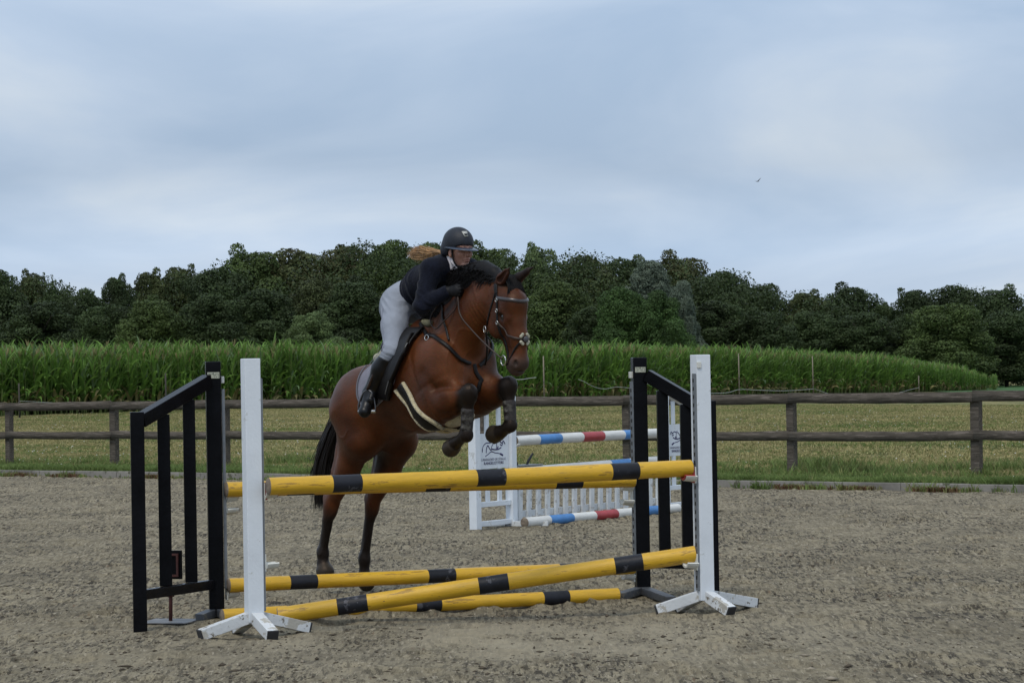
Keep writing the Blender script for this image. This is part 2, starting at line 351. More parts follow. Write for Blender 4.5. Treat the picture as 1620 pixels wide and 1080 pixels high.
# ================================================================== KERB
m_kerb = mat('kerb_concrete', (0.23, 0.215, 0.19), 0.9, 0.2, 1.6, 0.5, 40, specks=[((0.09, 0.09, 0.06), 5, 0.58)])
def kp(s, t, z): return (K0[0] + KN[0] * s + KU[0] * t, K0[1] + KN[1] * s + KU[1] * t, z)
kb = empty('kerb_edging', kp(0, 0, 0), 0, 'low grey concrete kerb between the sand and the grass verge', 'kerb')
t = -14.0
while t < 40:
    j = random.uniform(-0.006, 0.006)
    o = beam('kerb_stone', Vector(kp(0.02 + j, t + 0.004, 0.025 + j)) , Vector(kp(0.02 - j, t + 0.996, 0.025 + j * 0.4)), 0.07, 0.15, m_kerb, None, 0.008)
    o.parent = kb; o.matrix_parent_inverse = Matrix.Translation(-Vector(kp(0, 0, 0))); t += 1.0

# ================================================================== FENCE
m_wood = mat('weathered_fence_wood', (0.092, 0.080, 0.066), 0.95, 0.30, 2.6, 0.4, 30, spec=.1, streak=(1, 16, 16), specks=[((0.17, 0.145, 0.125), 3.5, 0.56), ((0.03, 0.025, 0.02), 7, 0.63)])
a1 = G(15, 735, .06)[:2]; b1 = G(1545, 752, .06)[:2]; FU = (b1 - a1) / np.linalg.norm(b1 - a1); FN = np.array([-FU[1], FU[0]])
if FN[1] < 0: FN = -FN
a1 = a1 * 0.982                                              # line of the fence as measured on the raised verge
FYAW = math.atan2(FU[1], FU[0])
def s_at(px):
    d_ = ray(px, 700)[:2]; t_ = (a1 @ FN) / (d_ @ FN); return float((d_ * t_ - a1) @ FU)
sa = [s_at(q) for q in (15, 181, 357, 993, 1253, 1545)]; st3 = (sa[3] - sa[2]) / 3
sp = [sa[0] - 14.5, sa[0] - 11.6, sa[0] - 8.7, sa[0] - 5.8, sa[0] - 2.9, sa[0], sa[1], sa[2], sa[2] + st3, sa[2] + 2 * st3, sa[3], sa[4], sa[5], sa[5] + 3.0, sa[5] + 6.0, sa[5] + 9.0]
def fp(s, dn=0.0): return np.array([a1[0] + FU[0] * s + FN[0] * dn, a1[1] + FU[1] * s + FN[1] * dn])
fe = empty('rail_fence', (*fp(0), 0), FYAW, 'weathered grey brown two rail timber fence running across behind the arena', 'fence')
RTOP = 1.19
for i, s in enumerate(sp):
    p = fp(s); z0 = float(terr(*p)); h = RTOP - 0.05 + random.uniform(-.01, .01)
    bm = bmesh.new(); box_bm(bm, (s, 0.0, z0 - 0.15 + (h + 0.15) / 2), (0.125 + random.uniform(-.01, .012), 0.11, h + 0.15), Matrix.Rotation(random.uniform(-.012, .012), 3, 'Y'), 0.008)
    bm_obj('post', bm, m_wood, fe)
def zf(s): return float(terr(*fp(s)))
for i in range(len(sp) - 1):
    for (zc, hh) in ((RTOP - 0.08, 0.148), (0.580, 0.135)):
        s0, s1 = sp[i], sp[i + 1]
        if zc > 1: a_, b_ = s0 + 0.003, s1 - 0.003
        else: a_, b_ = s0 + 0.003, s1 - 0.003
        bm = bmesh.new(); w_ = random.uniform(-0.012, 0.012)
        A = Vector((a_, -0.078, zf(s0) + zc + w_)); B = Vector((b_, -0.078, zf(s1) + zc - w_ * .5))
        # a rail that sags and wanders slightly
        n_ = 8; prev = None; V = []; F = []
        for q in range(n_ + 1):
            u = q / n_; c = A.lerp(B, u); c.z -= 0.012 * math.sin(math.pi * u) * random.uniform(.4, 1.2); hh2 = hh + random.uniform(-.006, .006)
            V += [(c.x, c.y - .022, c.z - hh2 / 2), (c.x, c.y + .022, c.z - hh2 / 2), (c.x, c.y + .022, c.z + hh2 / 2), (c.x, c.y - .022, c.z + hh2 / 2)]
            if q: 
                for e_ in range(4): F.append([4 * (q - 1) + e_, 4 * (q - 1) + (e_ + 1) % 4, 4 * q + (e_ + 1) % 4, 4 * q + e_])
        F.append([0, 3, 2, 1]); F.append([4 * n_, 4 * n_ + 1, 4 * n_ + 2, 4 * n_ + 3]); bm.free()
        np_mesh('rail', V, F, m_wood, fe)

# ================================================================== GRASS, FLOWERS, WEEDS
def blades(name, x, y, h, wd, lean, mats, mi, z=None, nb=5):
    """tufts of nb three-sided blades (two-segment) at x,y"""
    n = len(x); z = terr(x, y) if z is None else z
    X = np.repeat(x, nb) + RNG.normal(0, 0.018, n * nb); Y = np.repeat(y, nb) + RNG.normal(0, 0.018, n * nb); Z0 = np.repeat(z, nb)
    H = np.repeat(h, nb) * RNG.uniform(0.5, 1.1, n * nb); a = RNG.uniform(0, 2 * math.pi, n * nb); L_ = H * RNG.uniform(0.15, 1, n * nb) * lean
    W = wd * RNG.uniform(0.6, 1.3, n * nb); b = RNG.uniform(0, 2 * math.pi, n * nb)
    dx, dy = np.cos(a), np.sin(a); wx, wy = np.cos(b) * W, np.sin(b) * W
    P0 = np.stack([X - wx, Y - wy, Z0 - 0.01], 1); P1 = np.stack([X + wx, Y + wy, Z0 - 0.01], 1)
    P2 = np.stack([X + dx * L_ * .35 + wx * .8, Y + dy * L_ * .35 + wy * .8, Z0 + H * .6], 1); P3 = np.stack([X + dx * L_ * .35 - wx * .8, Y + dy * L_ * .35 - wy * .8, Z0 + H * .6], 1)
    P4 = np.stack([X + dx * L_ + wx * .12, Y + dy * L_ + wy * .12, Z0 + H], 1); P5 = np.stack([X + dx * L_ - wx * .12, Y + dy * L_ - wy * .12, Z0 + H], 1)
    V = np.stack([P0, P1, P2, P3, P4, P5], 1).reshape(-1, 3); i = np.arange(n * nb) * 6
    F = np.concatenate([np.stack([i, i + 1, i + 2, i + 3], 1), np.stack([i + 3, i + 2, i + 4, i + 5], 1)])
    mm = np.repeat(mi, nb); return np_mesh(name, V, F, mats, mi=np.concatenate([mm, mm]))
m_g1 = leafmat('grass_green', (0.105, 0.175, 0.038), 0.2, 1.2, alt=(0.145, 0.195, 0.058)); m_g2 = leafmat('grass_straw', (0.34, 0.295, 0.135), 0.15, 1.5, trans=0.15)
m_g3 = leafmat('grass_olive', (0.19, 0.19, 0.072), 0.2, 1.2)
def pts(n, s0, s1, pw=1.0):
    """random points on the far side of the kerb that the photograph looks over (plus a margin)"""
    s = s0 + (s1 - s0) * RNG.random(n) ** pw; t_ = RNG.uniform(-45, 40, n)
    x = K0[0] + KN[0] * s + KU[0] * t_; y = K0[1] + KN[1] * s + KU[1] * t_
    k = (np.abs(x) < 0.24 * y + 1.5) & (y < 150); return x[k], y[k], s[k]
x, y, s = pts(210000, 0.06, 8.0, 1.5); green = np.clip(0.85 - s / 3.6, 0.10, 1) + 0.5 * (fbm(x * .5, y * .5) - .5)
r_ = RNG.random(len(x)); mi = np.where(r_ < green, 0, np.where(r_ < green + .25, 2, 1))
h = np.where(mi == 0, 0.085, 0.05) * (0.6 + 0.9 * fbm(x * .8, y * .8)) * (1 + 0.6 * np.exp(-s / 1.2))
tag(blades('verge_grass', x, y, h, 0.006, 1.0, [m_g1, m_g2, m_g3], mi), 'green and straw coloured grass on the verge behind the kerb', 'grass', kind='stuff')
x, y, s = pts(420000, 6, 50, 1.0); r_ = RNG.random(len(x)); gr = 0.10 + 1.3 * (fbm(x * .22, y * .16 + 5) - .43) + 0.10 * np.sin(s * 1.9 + 1.5 * fbm(x * .2, y * .2)) + 0.22 * (fbm(x * 1.1, y * .6) - .45)
mi = np.where(r_ < gr, 0, np.where(r_ < gr + .32, 2, 1)); h = np.full(len(x), 0.045) * (0.5 + fbm(x, y))
tag(blades('meadow_grass', x, y, h, 0.009, 1.2, [m_g1, m_g2, m_g3], mi, nb=4), 'short dry mown meadow grass between the fence and the maize', 'grass', kind='stuff')
# taller tufts along the kerb and at the feet of the posts
cx, cy, ch = [], [], []
for s in sp:
    p = fp(s)
    for _ in range(90): cx.append(p[0] + random.gauss(0, .18)); cy.append(p[1] + random.gauss(-.05, .18)); ch.append(random.uniform(.08, .22))
for _ in range(150):
    t_ = random.uniform(-12, 38); k = random.randint(6, 60); hh = random.uniform(.05, .17)
    for _ in range(k):
        q = kp(abs(random.gauss(0, .12)) + .07 if random.random() < .75 else -random.uniform(0.03, .14), t_ + random.gauss(0, .22), 0); cx.append(q[0]); cy.append(q[1]); ch.append(hh * random.uniform(.5, 1.3))
for (px, py, n_, hh) in ((1300, 745, 300, .26), (1330, 752, 250, .22), (1280, 738, 200, .2), (465, 735, 240, .25), (1130, 752, 200, .2), (1400, 752, 160, .2), (1480, 745, 160, .18), (1590, 745, 200, .22), (30, 735, 100, .15), (140, 735, 100, .18)):
    q = GT(px, py)
    for _ in range(n_): cx.append(q[0] + random.gauss(0, .35)); cy.append(q[1] + random.gauss(0, .3)); ch.append(hh * random.uniform(.4, 1.2))
cx = np.array(cx); cy = np.array(cy); ch = np.array(ch) * .78
zz = np.where(sdist(cx, cy) > 0.06, terr(cx, cy), 0.0)
tag(blades('tall_tufts', cx, cy, ch, 0.007, 0.9, [m_g1, m_g3], (RNG.random(len(cx)) < .25).astype(int), z=zz), 'taller green grass tufts and weeds along the kerb and fence posts', 'grass', kind='stuff')
# reddish low weeds on the sand side of the kerb
cx, cy = [], []
for t_ in (0.6, 3.9, 4.1, 12.8, 16.4, 17.4, 18.6, 1.9, 8.0):
    for _ in range(70):
        q = kp(random.uniform(-.16, -.02), t_ + random.gauss(0, .16), 0); cx.append(q[0]); cy.append(q[1])
cx = np.array(cx); cy = np.array(cy)
tag(blades('kerb_weeds', cx, cy, np.full(len(cx), .07), 0.008, 1.3, [leafmat('weed_red', (0.14, 0.075, 0.04), .2, 3), m_g3], (RNG.random(len(cx)) < .45).astype(int), z=np.zeros(len(cx))), 'low reddish weeds growing at the foot of the kerb', 'weeds', kind='stuff')
# white clover heads
x, y, s = pts(4200, 0.3, 36, 1.3); k = fbm(x * .35 + 3, y * .35) > .46; x, y, s = x[k], y[k], s[k]; n = len(x)
a = np.arange(6) / 6 * 2 * math.pi; ring = np.stack([np.cos(a), np.sin(a), 0 * a], 1); tv = np.vstack([ring, [[0, 0, .8], [0, 0, -.5]]])
tf = np.array([[i, (i + 1) % 6, 6] for i in range(6)] + [[(i + 1) % 6, i, 7] for i in range(6)])
r_ = RNG.uniform(0.008, 0.017, n); V = tv[None] * r_[:, None, None] + np.stack([x, y, terr(x, y) + 0.06 + RNG.uniform(-.015, .03, n)], 1)[:, None]
F = tf[None] + (np.arange(n) * 8)[:, None, None]
tag(np_mesh('clover_flowers', V.reshape(-1, 3), F.reshape(-1, 3), mat('clover_white', (0.62, 0.62, 0.56), .8, .1)), 'small white clover flowers dotted through the meadow grass', 'flowers', kind='stuff')

# ================================================================== MAIZE FIELD
EDGE = np.array([(-70, 62), (-38, 81), (-17.9, 93), (-2.8, 105), (5.2, 116), (16.3, 140), (22, 150), (28.6, 158), (30.5, 168), (22, 190)], float)
def corn():
    tmpl = []
    for v in range(7):
        r = np.random.default_rng(100 + v); Vs, Fs, Ms, o = [], [], [], 0
        H = 1.0
        sv, sf = tube_np([[0, 0, 0], [r.normal(0, .01), 0, .45], [r.normal(0, .015), 0, .9]], [.011, .009, .004], 4, False)
        Vs.append(sv); Fs.append(sf); Ms += [2] * len(sf); o += len(sv)
        nl = 13; a0 = r.uniform(0, 6.28)
        for k in range(nl):
            z0 = 0.06 + 0.80 * k / nl + r.normal(0, .01); a = a0 + math.pi * k + r.normal(0, .35); L_ = (0.42 - 0.10 * abs(k / nl - .45)) * r.uniform(.75, 1.1)
            el = math.radians(72 + 8 * k / nl + r.normal(0, 5)); p = np.array([0., 0, z0]); pts_ = [p.copy()]; droop = r.uniform(.20, .60) * (1.1 - .75 * k / nl)
            for q in range(5): p = p + L_ / 5 * np.array([math.cos(a) * math.cos(el), math.sin(a) * math.cos(el), math.sin(el)]); pts_.append(p.copy()); el -= droop * (0.6 + .4 * q)
            pts_ = np.array(pts_); wv = np.array([.012, .025, .027, .022, .013, .001]) * r.uniform(.85, 1.15)
            tw = a + math.pi / 2 + r.normal(0, .3); sd_ = np.array([math.cos(tw), math.sin(tw), r.normal(0, .25)])
            wv = wv * (1.15 - .62 * k / nl); lv = np.concatenate([pts_ - wv[:, None] * sd_, pts_ + wv[:, None] * sd_]); lf = np.array([[i, i + 1, 7 + i, 6 + i] for i in range(5)])
            Vs.append(lv); Fs.append(lf + o); o += 12
            dry = 3 if (k < 3 and r.random() < .45) else (1 if r.random() < .12 else (5 if (k >= 8 and r.random() < .75) else 0)); Ms += [dry] * 5
        for k in range(8):                              # tassel
            a = r.uniform(0, 6.28); l_ = r.uniform(.07, .13); e_ = np.array([math.cos(a) * .3, math.sin(a) * .3, 1.]) * l_
            b = np.array([0, 0, .89]); s_ = np.array([.0036, .0026, 0]); Vs.append(np.array([b - s_, b + s_, b + e_ + s_ * .4, b + e_ - s_ * .4])); Fs.append(np.array([[0, 1, 2, 3]]) + o); o += 4; Ms += [4]
        tmpl.append((np.concatenate(Vs), np.concatenate(Fs), np.array(Ms)))
    seg = np.diff(EDGE[1:9], axis=0); ln = np.hypot(*seg.T); cum = np.concatenate([[0], np.cumsum(ln)])
    P = []
    nrow = 17
    for row in range(nrow):
        off = row * 0.62 + (0 if row < 10 else (row - 9) * 0.9); st = 0.12 if row < 6 else 0.17
        t_ = np.arange(0, cum[-1], st) + RNG.normal(0, .03, len(np.arange(0, cum[-1], st)))
        ex = np.interp(t_, cum, EDGE[1:9, 0]); ey = np.interp(t_, cum, EDGE[1:9, 1])
        i = np.clip(np.searchsorted(cum, t_) - 1, 0, len(seg) - 1); n_ = np.stack([-seg[i, 1], seg[i, 0]], 1) / ln[i][:, None]
        x = ex + n_[:, 0] * off + RNG.normal(0, .04, len(t_)); y = ey + n_[:, 1] * off + RNG.normal(0, .05, len(t_))
        k = (np.abs(x) < 0.27 * y + 3); P.append(np.stack([x[k], y[k], np.full(k.sum(), row)], 1))
    P = np.concatenate(P); n = len(P)
    hx = np.interp(P[:, 0] / P[:, 1], [-.2, -.03, .05, .115, .14, .155, .17, .178, .2], [2.26, 2.20, 2.20, 2.10, 1.90, 1.62, 1.28, .85, .7])
    h = hx * (0.93 + 0.16 * (fbm(P[:, 0] * .8, P[:, 1] * .8))) * RNG.normal(1, .055, n)
    Vs, Fs, Ms, o = [], [], [], 0; vi = RNG.integers(0, 7, n); z = terr(P[:, 0], P[:, 1])
    for v in range(7):
        k = np.where(vi == v)[0]; T, Ft, Mt = tmpl[v]; a = RNG.uniform(0, 6.28, len(k)); c, s_ = np.cos(a)[:, None], np.sin(a)[:, None]; hh = h[k][:, None]
        hw = np.minimum(hh, 2.6)
        lean = RNG.normal(0, .04, (len(k), 2))
        X = (T[:, 0] * c - T[:, 1] * s_) * hw + P[k, 0][:, None] + lean[:, :1] * T[:, 2] * hh; Y = (T[:, 0] * s_ + T[:, 1] * c) * hw + P[k, 1][:, None] + lean[:, 1:] * T[:, 2] * hh
        Z = T[:, 2] * hh + z[k][:, None]
        Vs.append(np.stack([X, Y, Z], -1).reshape(-1, 3)); Fs.append((Ft[None] + (np.arange(len(k)) * len(T))[:, None, None] + o).reshape(-1, 4)); Ms.append(np.tile(Mt, len(k))); o += len(T) * len(k)
    mats = [leafmat('maize_leaf', (0.092, 0.195, 0.032), .22, .8, alt=(0.135, 0.235, 0.046), trans=.42), leafmat('maize_leaf_pale', (0.13, 0.20, 0.085), .15, .8),
            leafmat('maize_stalk', (0.13, 0.17, 0.05), .2, 1), leafmat('maize_leaf_dry', (0.20, 0.18, 0.075), .2, 1), leafmat('maize_tassel', (0.24, 0.205, 0.095), .2, 1), leafmat('maize_leaf_top', (0.125, 0.225, 0.045), .18, .8, trans=.38)]
    print('corn plants', n)
    return np_mesh('maize_field', np.concatenate(Vs), np.concatenate(Fs), mats, mi=np.concatenate(Ms))
tag(corn(), 'tall green maize crop with pale tassels standing behind the meadow', 'maize', kind='stuff')

# thin stakes and slack white tape in front of the maize
m_stake = mat('stake_wood', (0.20, 0.17, 0.13), .9, .2, 3, .4, 30, streak=(8, 8, 1)); m_stake2 = mat('stake_dark', (0.05, 0.045, 0.035), .9, .2, 3, .4, 30); m_tape = mat('white_tape', (0.36, 0.38, 0.36), .6, .1)
stakes = [(31, 655, 606, 'thin stake left of the first fence post, before the maize'), (263, 652, 590, 'thin dark stake behind the sloping top of the left black wing'),
          (861, 643, 563, 'thin pale stake just right of the horse muzzle'), (1170, 643, 559, 'tall thin stake right of the right white standard'),
          (1287, 641, 563, 'tall pale stake near the middle of the right maize edge'), (1454, 636, 594, 'short thin stake near the thinning right end of the maize')]
SP = {}
for (px, pb, pt, lb) in stakes:
    yy = float(np.interp((px - 810) / FPX, [-.2, -.03, .05, .115, .16], [91, 103, 113, 137, 152])) - 2.2
    p = AT(px, pb, yy); zb = float(terr(p[0], p[1])); p2 = AT(px, pt, yy); hh = p2[2] - zb
    st_ = empty('stake', (p[0], p[1], zb), 0, lb, 'stake', 'thin stakes before the maize'); lx = random.uniform(-.04, .04)
    tube('shaft', [(0, 0, -.1), (lx * .5, 0, hh * .5), (lx, 0, hh)], [.036, .032, .028], m_stake if px > 500 else m_stake2, st_, 6)
    SP[px] = Vector((p[0], p[1], zb)); tube('insulator', [(0, -.05, hh * .45), (0, -.10, hh * .46)], [.02, .025], mat('insulator_' + str(px), (.05, .05, .05), .5), st_, 6)
def tape(P, label, r=0.011):
    tag(tube('fence_tape', catmull(P, 6), r, m_tape, n=5), label, 'tape')
def atc(px, py):
    yy = float(np.interp((px - 810) / FPX, [-.2, -.03, .05, .115, .16], [91, 103, 113, 137, 152])) - 2.3; return AT(px, py, yy)
tape([atc(*q) for q in ((812, 600), (826, 600), (838, 598), (848, 597))], 'short straight piece of white tape beside the horse muzzle', .014)
tape([atc(*q) for q in ((915, 600), (925, 604), (938, 611), (955, 615), (975, 612), (990, 613), (1010, 614), (1030, 604), (1050, 601))], 'slack curling white tape in front of the maize left of the right black wing', .009)
tape([atc(*q) for q in ((1100, 622), (1118, 622), (1150, 621), (1170, 616), (1200, 617), (1235, 618), (1262, 617), (1287, 615))], 'sagging white tape strung between the two tall right stakes', .012)
tape([atc(*q) for q in ((1289, 615), (1300, 619), (1318, 623), (1380, 624), (1420, 621), (1440, 616), (1454, 613))], 'sagging white tape running right to the short stake', .010)
tape([atc(*q) for q in ((31, 634), (90, 637), (180, 640), (263, 636), (330, 638), (420, 636), (540, 634))], 'grey slack wire along the left maize edge', .007)

# ================================================================== TREES
def foliage(r, lobes, n, leaf, sharp=1.0):
    """leaf-clump quads over the shells of ellipsoid lobes; coordinates in metres; returns V,F"""
    c = np.array([l_[0] for l_ in lobes], float); rad = np.array([l_[1] for l_ in lobes], float)
    wgt = (rad.prod(1)) ** (2 / 3); k = r.choice(len(lobes), n, p=wgt / wgt.sum())
    d = r.normal(size=(n, 3)); d[:, 2] = d[:, 2] + .25; d /= np.linalg.norm(d, axis=1)[:, None]
    rr = 1 - np.abs(r.normal(0, .15, n)) + (r.random(n) < .04) * r.uniform(0, .12, n)
    bump = 1 + .10 * np.sin(d[:, 0] * 7 + k) * np.cos(d[:, 1] * 6 + 2 * k) + .08 * np.sin(d[:, 2] * 11 + k)
    p = c[k] + d * rad[k] * (rr * bump)[:, None]
    nn = d + r.normal(0, .55, (n, 3)); nn /= np.linalg.norm(nn, axis=1)[:, None]
    t1 = np.cross(nn, r.normal(size=(n, 3))); t1 /= np.linalg.norm(t1, axis=1)[:, None]; t2 = np.cross(nn, t1)
    s = leaf * r.uniform(.55, 1.35, n); s2 = s * r.uniform(.45, .9, n)
    j = lambda: r.uniform(.6, 1.2, n)[:, None]
    V = np.stack([p - t1 * s[:, None] * j(), p - t2 * s2[:, None] * j(), p + t1 * s[:, None] * j(), p + t2 * s2[:, None] * j()], 1)
    return V.reshape(-1, 3), np.arange(n * 4).reshape(n, 4)
def crown_variant(seed, W=6.0, H=9.0, n=15000, leaf=.13, nl=34, kind='round'):
    r = np.random.default_rng(seed); lobes = []
    for i in range(nl):
        u = (i + .5) / nl; z = H * (.16 + .80 * u); 
        prof = {'round': math.sin(math.pi * min(1, .18 + .80 * u)) ** .6, 'spire': (1 - u) ** .55 * .95 + .12, 'dome': math.sqrt(max(.02, 1 - (u * .97) ** 2.4))}[kind]
        a = i * 2.4 + r.uniform(-.5, .5); rad = W / 2 * prof * r.uniform(.45, .85); s = W * r.uniform(.15, .25) * (1.1 - .35 * u)
        lobes.append(((math.cos(a) * rad, math.sin(a) * rad, z), (s, s, s * r.uniform(.65, .95))))
    for i in range(4): lobes.append(((r.normal(0, W * .08), r.normal(0, W * .08), H * (.25 + .17 * i)), (W * .24, W * .24, H * .14)))
    for i in range(4):        # small sprigs that break the outline
        a = r.uniform(0, 6.28); u = r.uniform(.55, 1.0); rad = W / 2 * r.uniform(.2, .9) * (1.15 - .75 * u); s = W * r.uniform(.05, .09)
        lobes.append(((math.cos(a) * rad, math.sin(a) * rad, H * (u + .03)), (s, s, s * 1.4)))
    return foliage(r, lobes, n, leaf)
m_bark = mat('bark', (0.055, 0.045, 0.035), .95, .25, 4, .8, 20)
TM = {'dark': leafmat('leaf_dark', (0.036, 0.056, 0.018), .3, .3, trans=.15), 'olive': leafmat('leaf_olive', (0.055, 0.070, 0.023), .3, .45, trans=.15),
      'mid': leafmat('leaf_mid', (0.064, 0.095, 0.026), .25, .5, trans=.18), 'bright': leafmat('leaf_bright', (0.054, 0.100, 0.027), .25, .5, trans=.2),
      'copper': leafmat('leaf_copper', (0.085, 0.054, 0.022), .3, .5, alt=(0.058, 0.076, 0.026), trans=.15), 'silver': leafmat('leaf_silver', (0.105, 0.135, 0.095), .2, .6, trans=.15),
      'light': leafmat('leaf_light', (0.105, 0.15, 0.055), .22, .5, trans=.2)}
CV = {}
def crown_mesh(kind, shape):
    if (kind, shape) not in CV:
        sd_, kd = {'r1': (1, 'round'), 'r2': (2, 'round'), 'd1': (3, 'dome'), 'd2': (4, 'dome'), 's1': (5, 'dome'), 'b1': (6, 'dome')}[shape]
        V, F = crown_variant(sd_, 6, 9, 62000 if kind != 'silver' else 80000, .088, 34, kd)
        CV[(kind, shape)] = (V, F)
    return CV[(kind, shape)]
MESH = {}
def tree(px, pt, wpx, depth, kind, shape, label, low=0.0, name='tree'):
    """px centre, pt top pixel, width in pixels at this depth"""
    p = AT(px, pt, depth); zb = float(terr(p[0], depth)); H = p[2] - zb; W = wpx * depth / FPX
    o = empty(name, (p[0], depth, zb), random.uniform(0, 6.28), label, 'bush' if name == 'bush' else 'tree', 'trees at the edge of the wood')
    key = (kind, shape)
    sc = (W / 6.6, W / 6.6, H / 9.45)
    if key not in MESH:
        V, F = crown_mesh(kind, shape); c = np_mesh('crown', V, F, TM[kind], o); MESH[key] = c
    else:
        c = MESH[key].copy(); COL.objects.link(c); c.parent = o
    c.scale = sc; c.location = (0, 0, -low * H)
    # trunk and a few limbs
    r = random.Random(int(px * 7 + pt)); tr = max(.10, H * .02)
    parts = [tube_np([(0, 0, -.2), (r.uniform(-.1, .1), 0, H * .3), (r.uniform(-.3, .3), r.uniform(-.3, .3), H * .72)], [tr * 1.3, tr, tr * .35], 7)]
    for k in range(5):
        a = r.uniform(0, 6.28); z = H * r.uniform(.22, .55); L_ = W * r.uniform(.2, .36)
        parts.append(tube_np([(0, 0, z), (math.cos(a) * L_ * .5, math.sin(a) * L_ * .5, z + L_ * .5), (math.cos(a) * L_, math.sin(a) * L_, z + L_ * .8)], [tr * .5, tr * .3, tr * .1], 5))
    np_mesh('trunk', *merge(parts), m_bark, o, True)
    return o
TREES = [
 # px, top, width, depth, kind, shape, label
 (0, 417, 90, 196, 'dark', 'd1', 'dark green tree cut by the left edge of the picture'),
 (50, 419, 70, 200, 'olive', 's1', 'loose open topped tree just right of the left edge'),
 (92, 452, 90, 192, 'dark', 'd2', 'lower dark tree above the left fence corner, at the dip in the skyline'),
 (138, 452, 80, 190, 'dark', 'r1', 'low dark green tree with its top in the deepest notch of the left skyline'),
 (185, 426, 70, 194, 'dark', 's1', 'narrow dark tree rising right of the left notch in the skyline'),
 (236, 417, 78, 202, 'olive', 's1', 'feathery topped tree second from the left notch in the skyline'),
 (284, 417, 90, 204, 'olive', 'r2', 'brown tinged feathery tree above the sloping top of the left black wing'),
 (338, 414, 96, 200, 'dark', 'd1', 'dark rounded tree directly above the left black wing post'),
 (398, 397, 110, 206, 'mid', 'd2', 'green domed tree above the left white standard'),
 (468, 388, 130, 208, 'copper', 'd1', 'copper brown tinted tree forming the left shoulder of the hill of crowns'),
 (548, 390, 110, 210, 'copper', 'r2', 'brownish green tree between the copper tree and the flying ponytail'),
 (622, 374, 110, 206, 'mid', 'd1', 'tallest bright topped tree just left of the riding helmet'),
 (690, 384, 100, 212, 'mid', 'r1', 'green tree directly behind the riding helmet'),
 (775, 392, 110, 210, 'mid', 'd2', 'green tree just right of the riding helmet above the horse mane'),
 (850, 381, 84, 206, 'light', 's1', 'pale open crowned tree above the horse ears'),
 (920, 399, 110, 208, 'olive', 'd1', 'olive tree right of the pale open crown and left of the silver willow'),
 (990, 403, 100, 214, 'dark', 'r2', 'dark tree rising behind the top of the silver willow'),
 (1075, 401, 110, 210, 'copper', 'd2', 'brown flecked tree rising right of the silver willow'),
 (1140, 420, 110, 204, 'dark', 'd1', 'dark tree above the right white standard'),
 (1205, 445, 96, 200, 'dark', 'r1', 'dark green tree right of the white standard where the skyline drops'),
 (1276, 453, 90, 198, 'olive', 's1', 'thin topped olive tree left of the wide flat dark crown'),
 (1345, 450, 120, 200, 'dark', 'd2', 'wide dark crown left of the small gap in the right skyline'),
 (1398, 474, 60, 198, 'dark', 's1', 'small dark tree standing in the small gap of the right skyline'),
 (1444, 455, 90, 196, 'dark', 'r2', 'dark tree just right of the small gap in the right skyline'),
 (1512, 444, 120, 198, 'dark', 'd1', 'tall dark tree above the right end of the maize'),
 (1582, 454, 100, 196, 'dark', 'd2', 'dark tree left of the right edge of the picture'),
 (1636, 478, 90, 192, 'dark', 'r1', 'dark tree cut by the right edge of the picture'),
 (60, 470, 130, 182, 'dark', 'b1', 'broad dark lower tree in front at the far left'),
 (170, 475, 110, 180, 'dark', 'd1', 'dark lower tree in front of the left notch'),
 (240, 470, 110, 178, 'mid', 'd2', 'mid green lower tree left of the left black wing post'),
 (330, 460, 120, 180, 'dark', 'r1', 'dark green lower tree behind the left black wing post'),
 (410, 450, 120, 183, 'dark', 'b1', 'dark lower tree behind the left white standard'),
 (490, 488, 90, 172, 'light', 'b1', 'light green rounded bush low in the wood left of the rider'),
 (560, 440, 120, 184, 'dark', 'd2', 'dark lower tree right behind the rider back'),
 (500, 430, 110, 188, 'olive', 'd1', 'olive lower tree under the copper crown'),
 (650, 440, 120, 186, 'olive', 'r1', 'olive lower tree hidden mostly by the rider'),
 (740, 440, 120, 185, 'dark', 'd1', 'dark lower tree behind the horse neck'),
 (880, 440, 120, 184, 'mid', 'd2', 'mid green lower tree right of the horse head'),
 (930, 480, 90, 176, 'dark', 'b1', 'dark low bush between the horse head and the bright green tree'),
 (985, 446, 90, 174, 'bright', 'd1', 'bright green rounded tree in front of the silver willow, left one of the pair'),
 (1040, 455, 84, 173, 'bright', 'r1', 'bright green rounded tree in front of the silver willow, right one of the pair'),
 (1028, 406, 96, 180, 'silver', 'r2', 'silver grey willow standing out of the dark wood'),
 (1078, 440, 58, 176, 'silver', 'r1', 'lower silver grey willow limb reaching right beside the bright green trees'),
 (1130, 470, 110, 180, 'dark', 'b1', 'dark lower tree behind the right white standard'),
 (1205, 490, 110, 178, 'dark', 'd2', 'dark lower tree over the maize right of the white standard'),
 (1290, 490, 110, 180, 'dark', 'r1', 'dark lower tree over the two tall stakes'),
 (1370, 488, 110, 180, 'dark', 'b1', 'dark lower tree between the tall stakes and the maize end'),
 (1495, 474, 130, 178, 'mid', 'd1', 'rounded green tree standing forward above the right end of the maize'),
 (1590, 490, 110, 182, 'dark', 'r2', 'dark lower tree at the far right beyond the green field'),
 (1436, 500, 90, 182, 'dark', 'd2', 'dark lower tree left of the rounded green tree'),
]
for (px, pt, wd, dp, kd, sh, lb) in TREES:
    tree(px, pt - (9 if 360 < px < 960 and dp > 188 else 3), wd * ((1.62 if 330 < px < 1160 else 1.30) if dp > 188 and sh != 's1' else 1.30), dp, kd, sh, lb, low=.03, name='bush' if 'bush' in lb else 'tree')
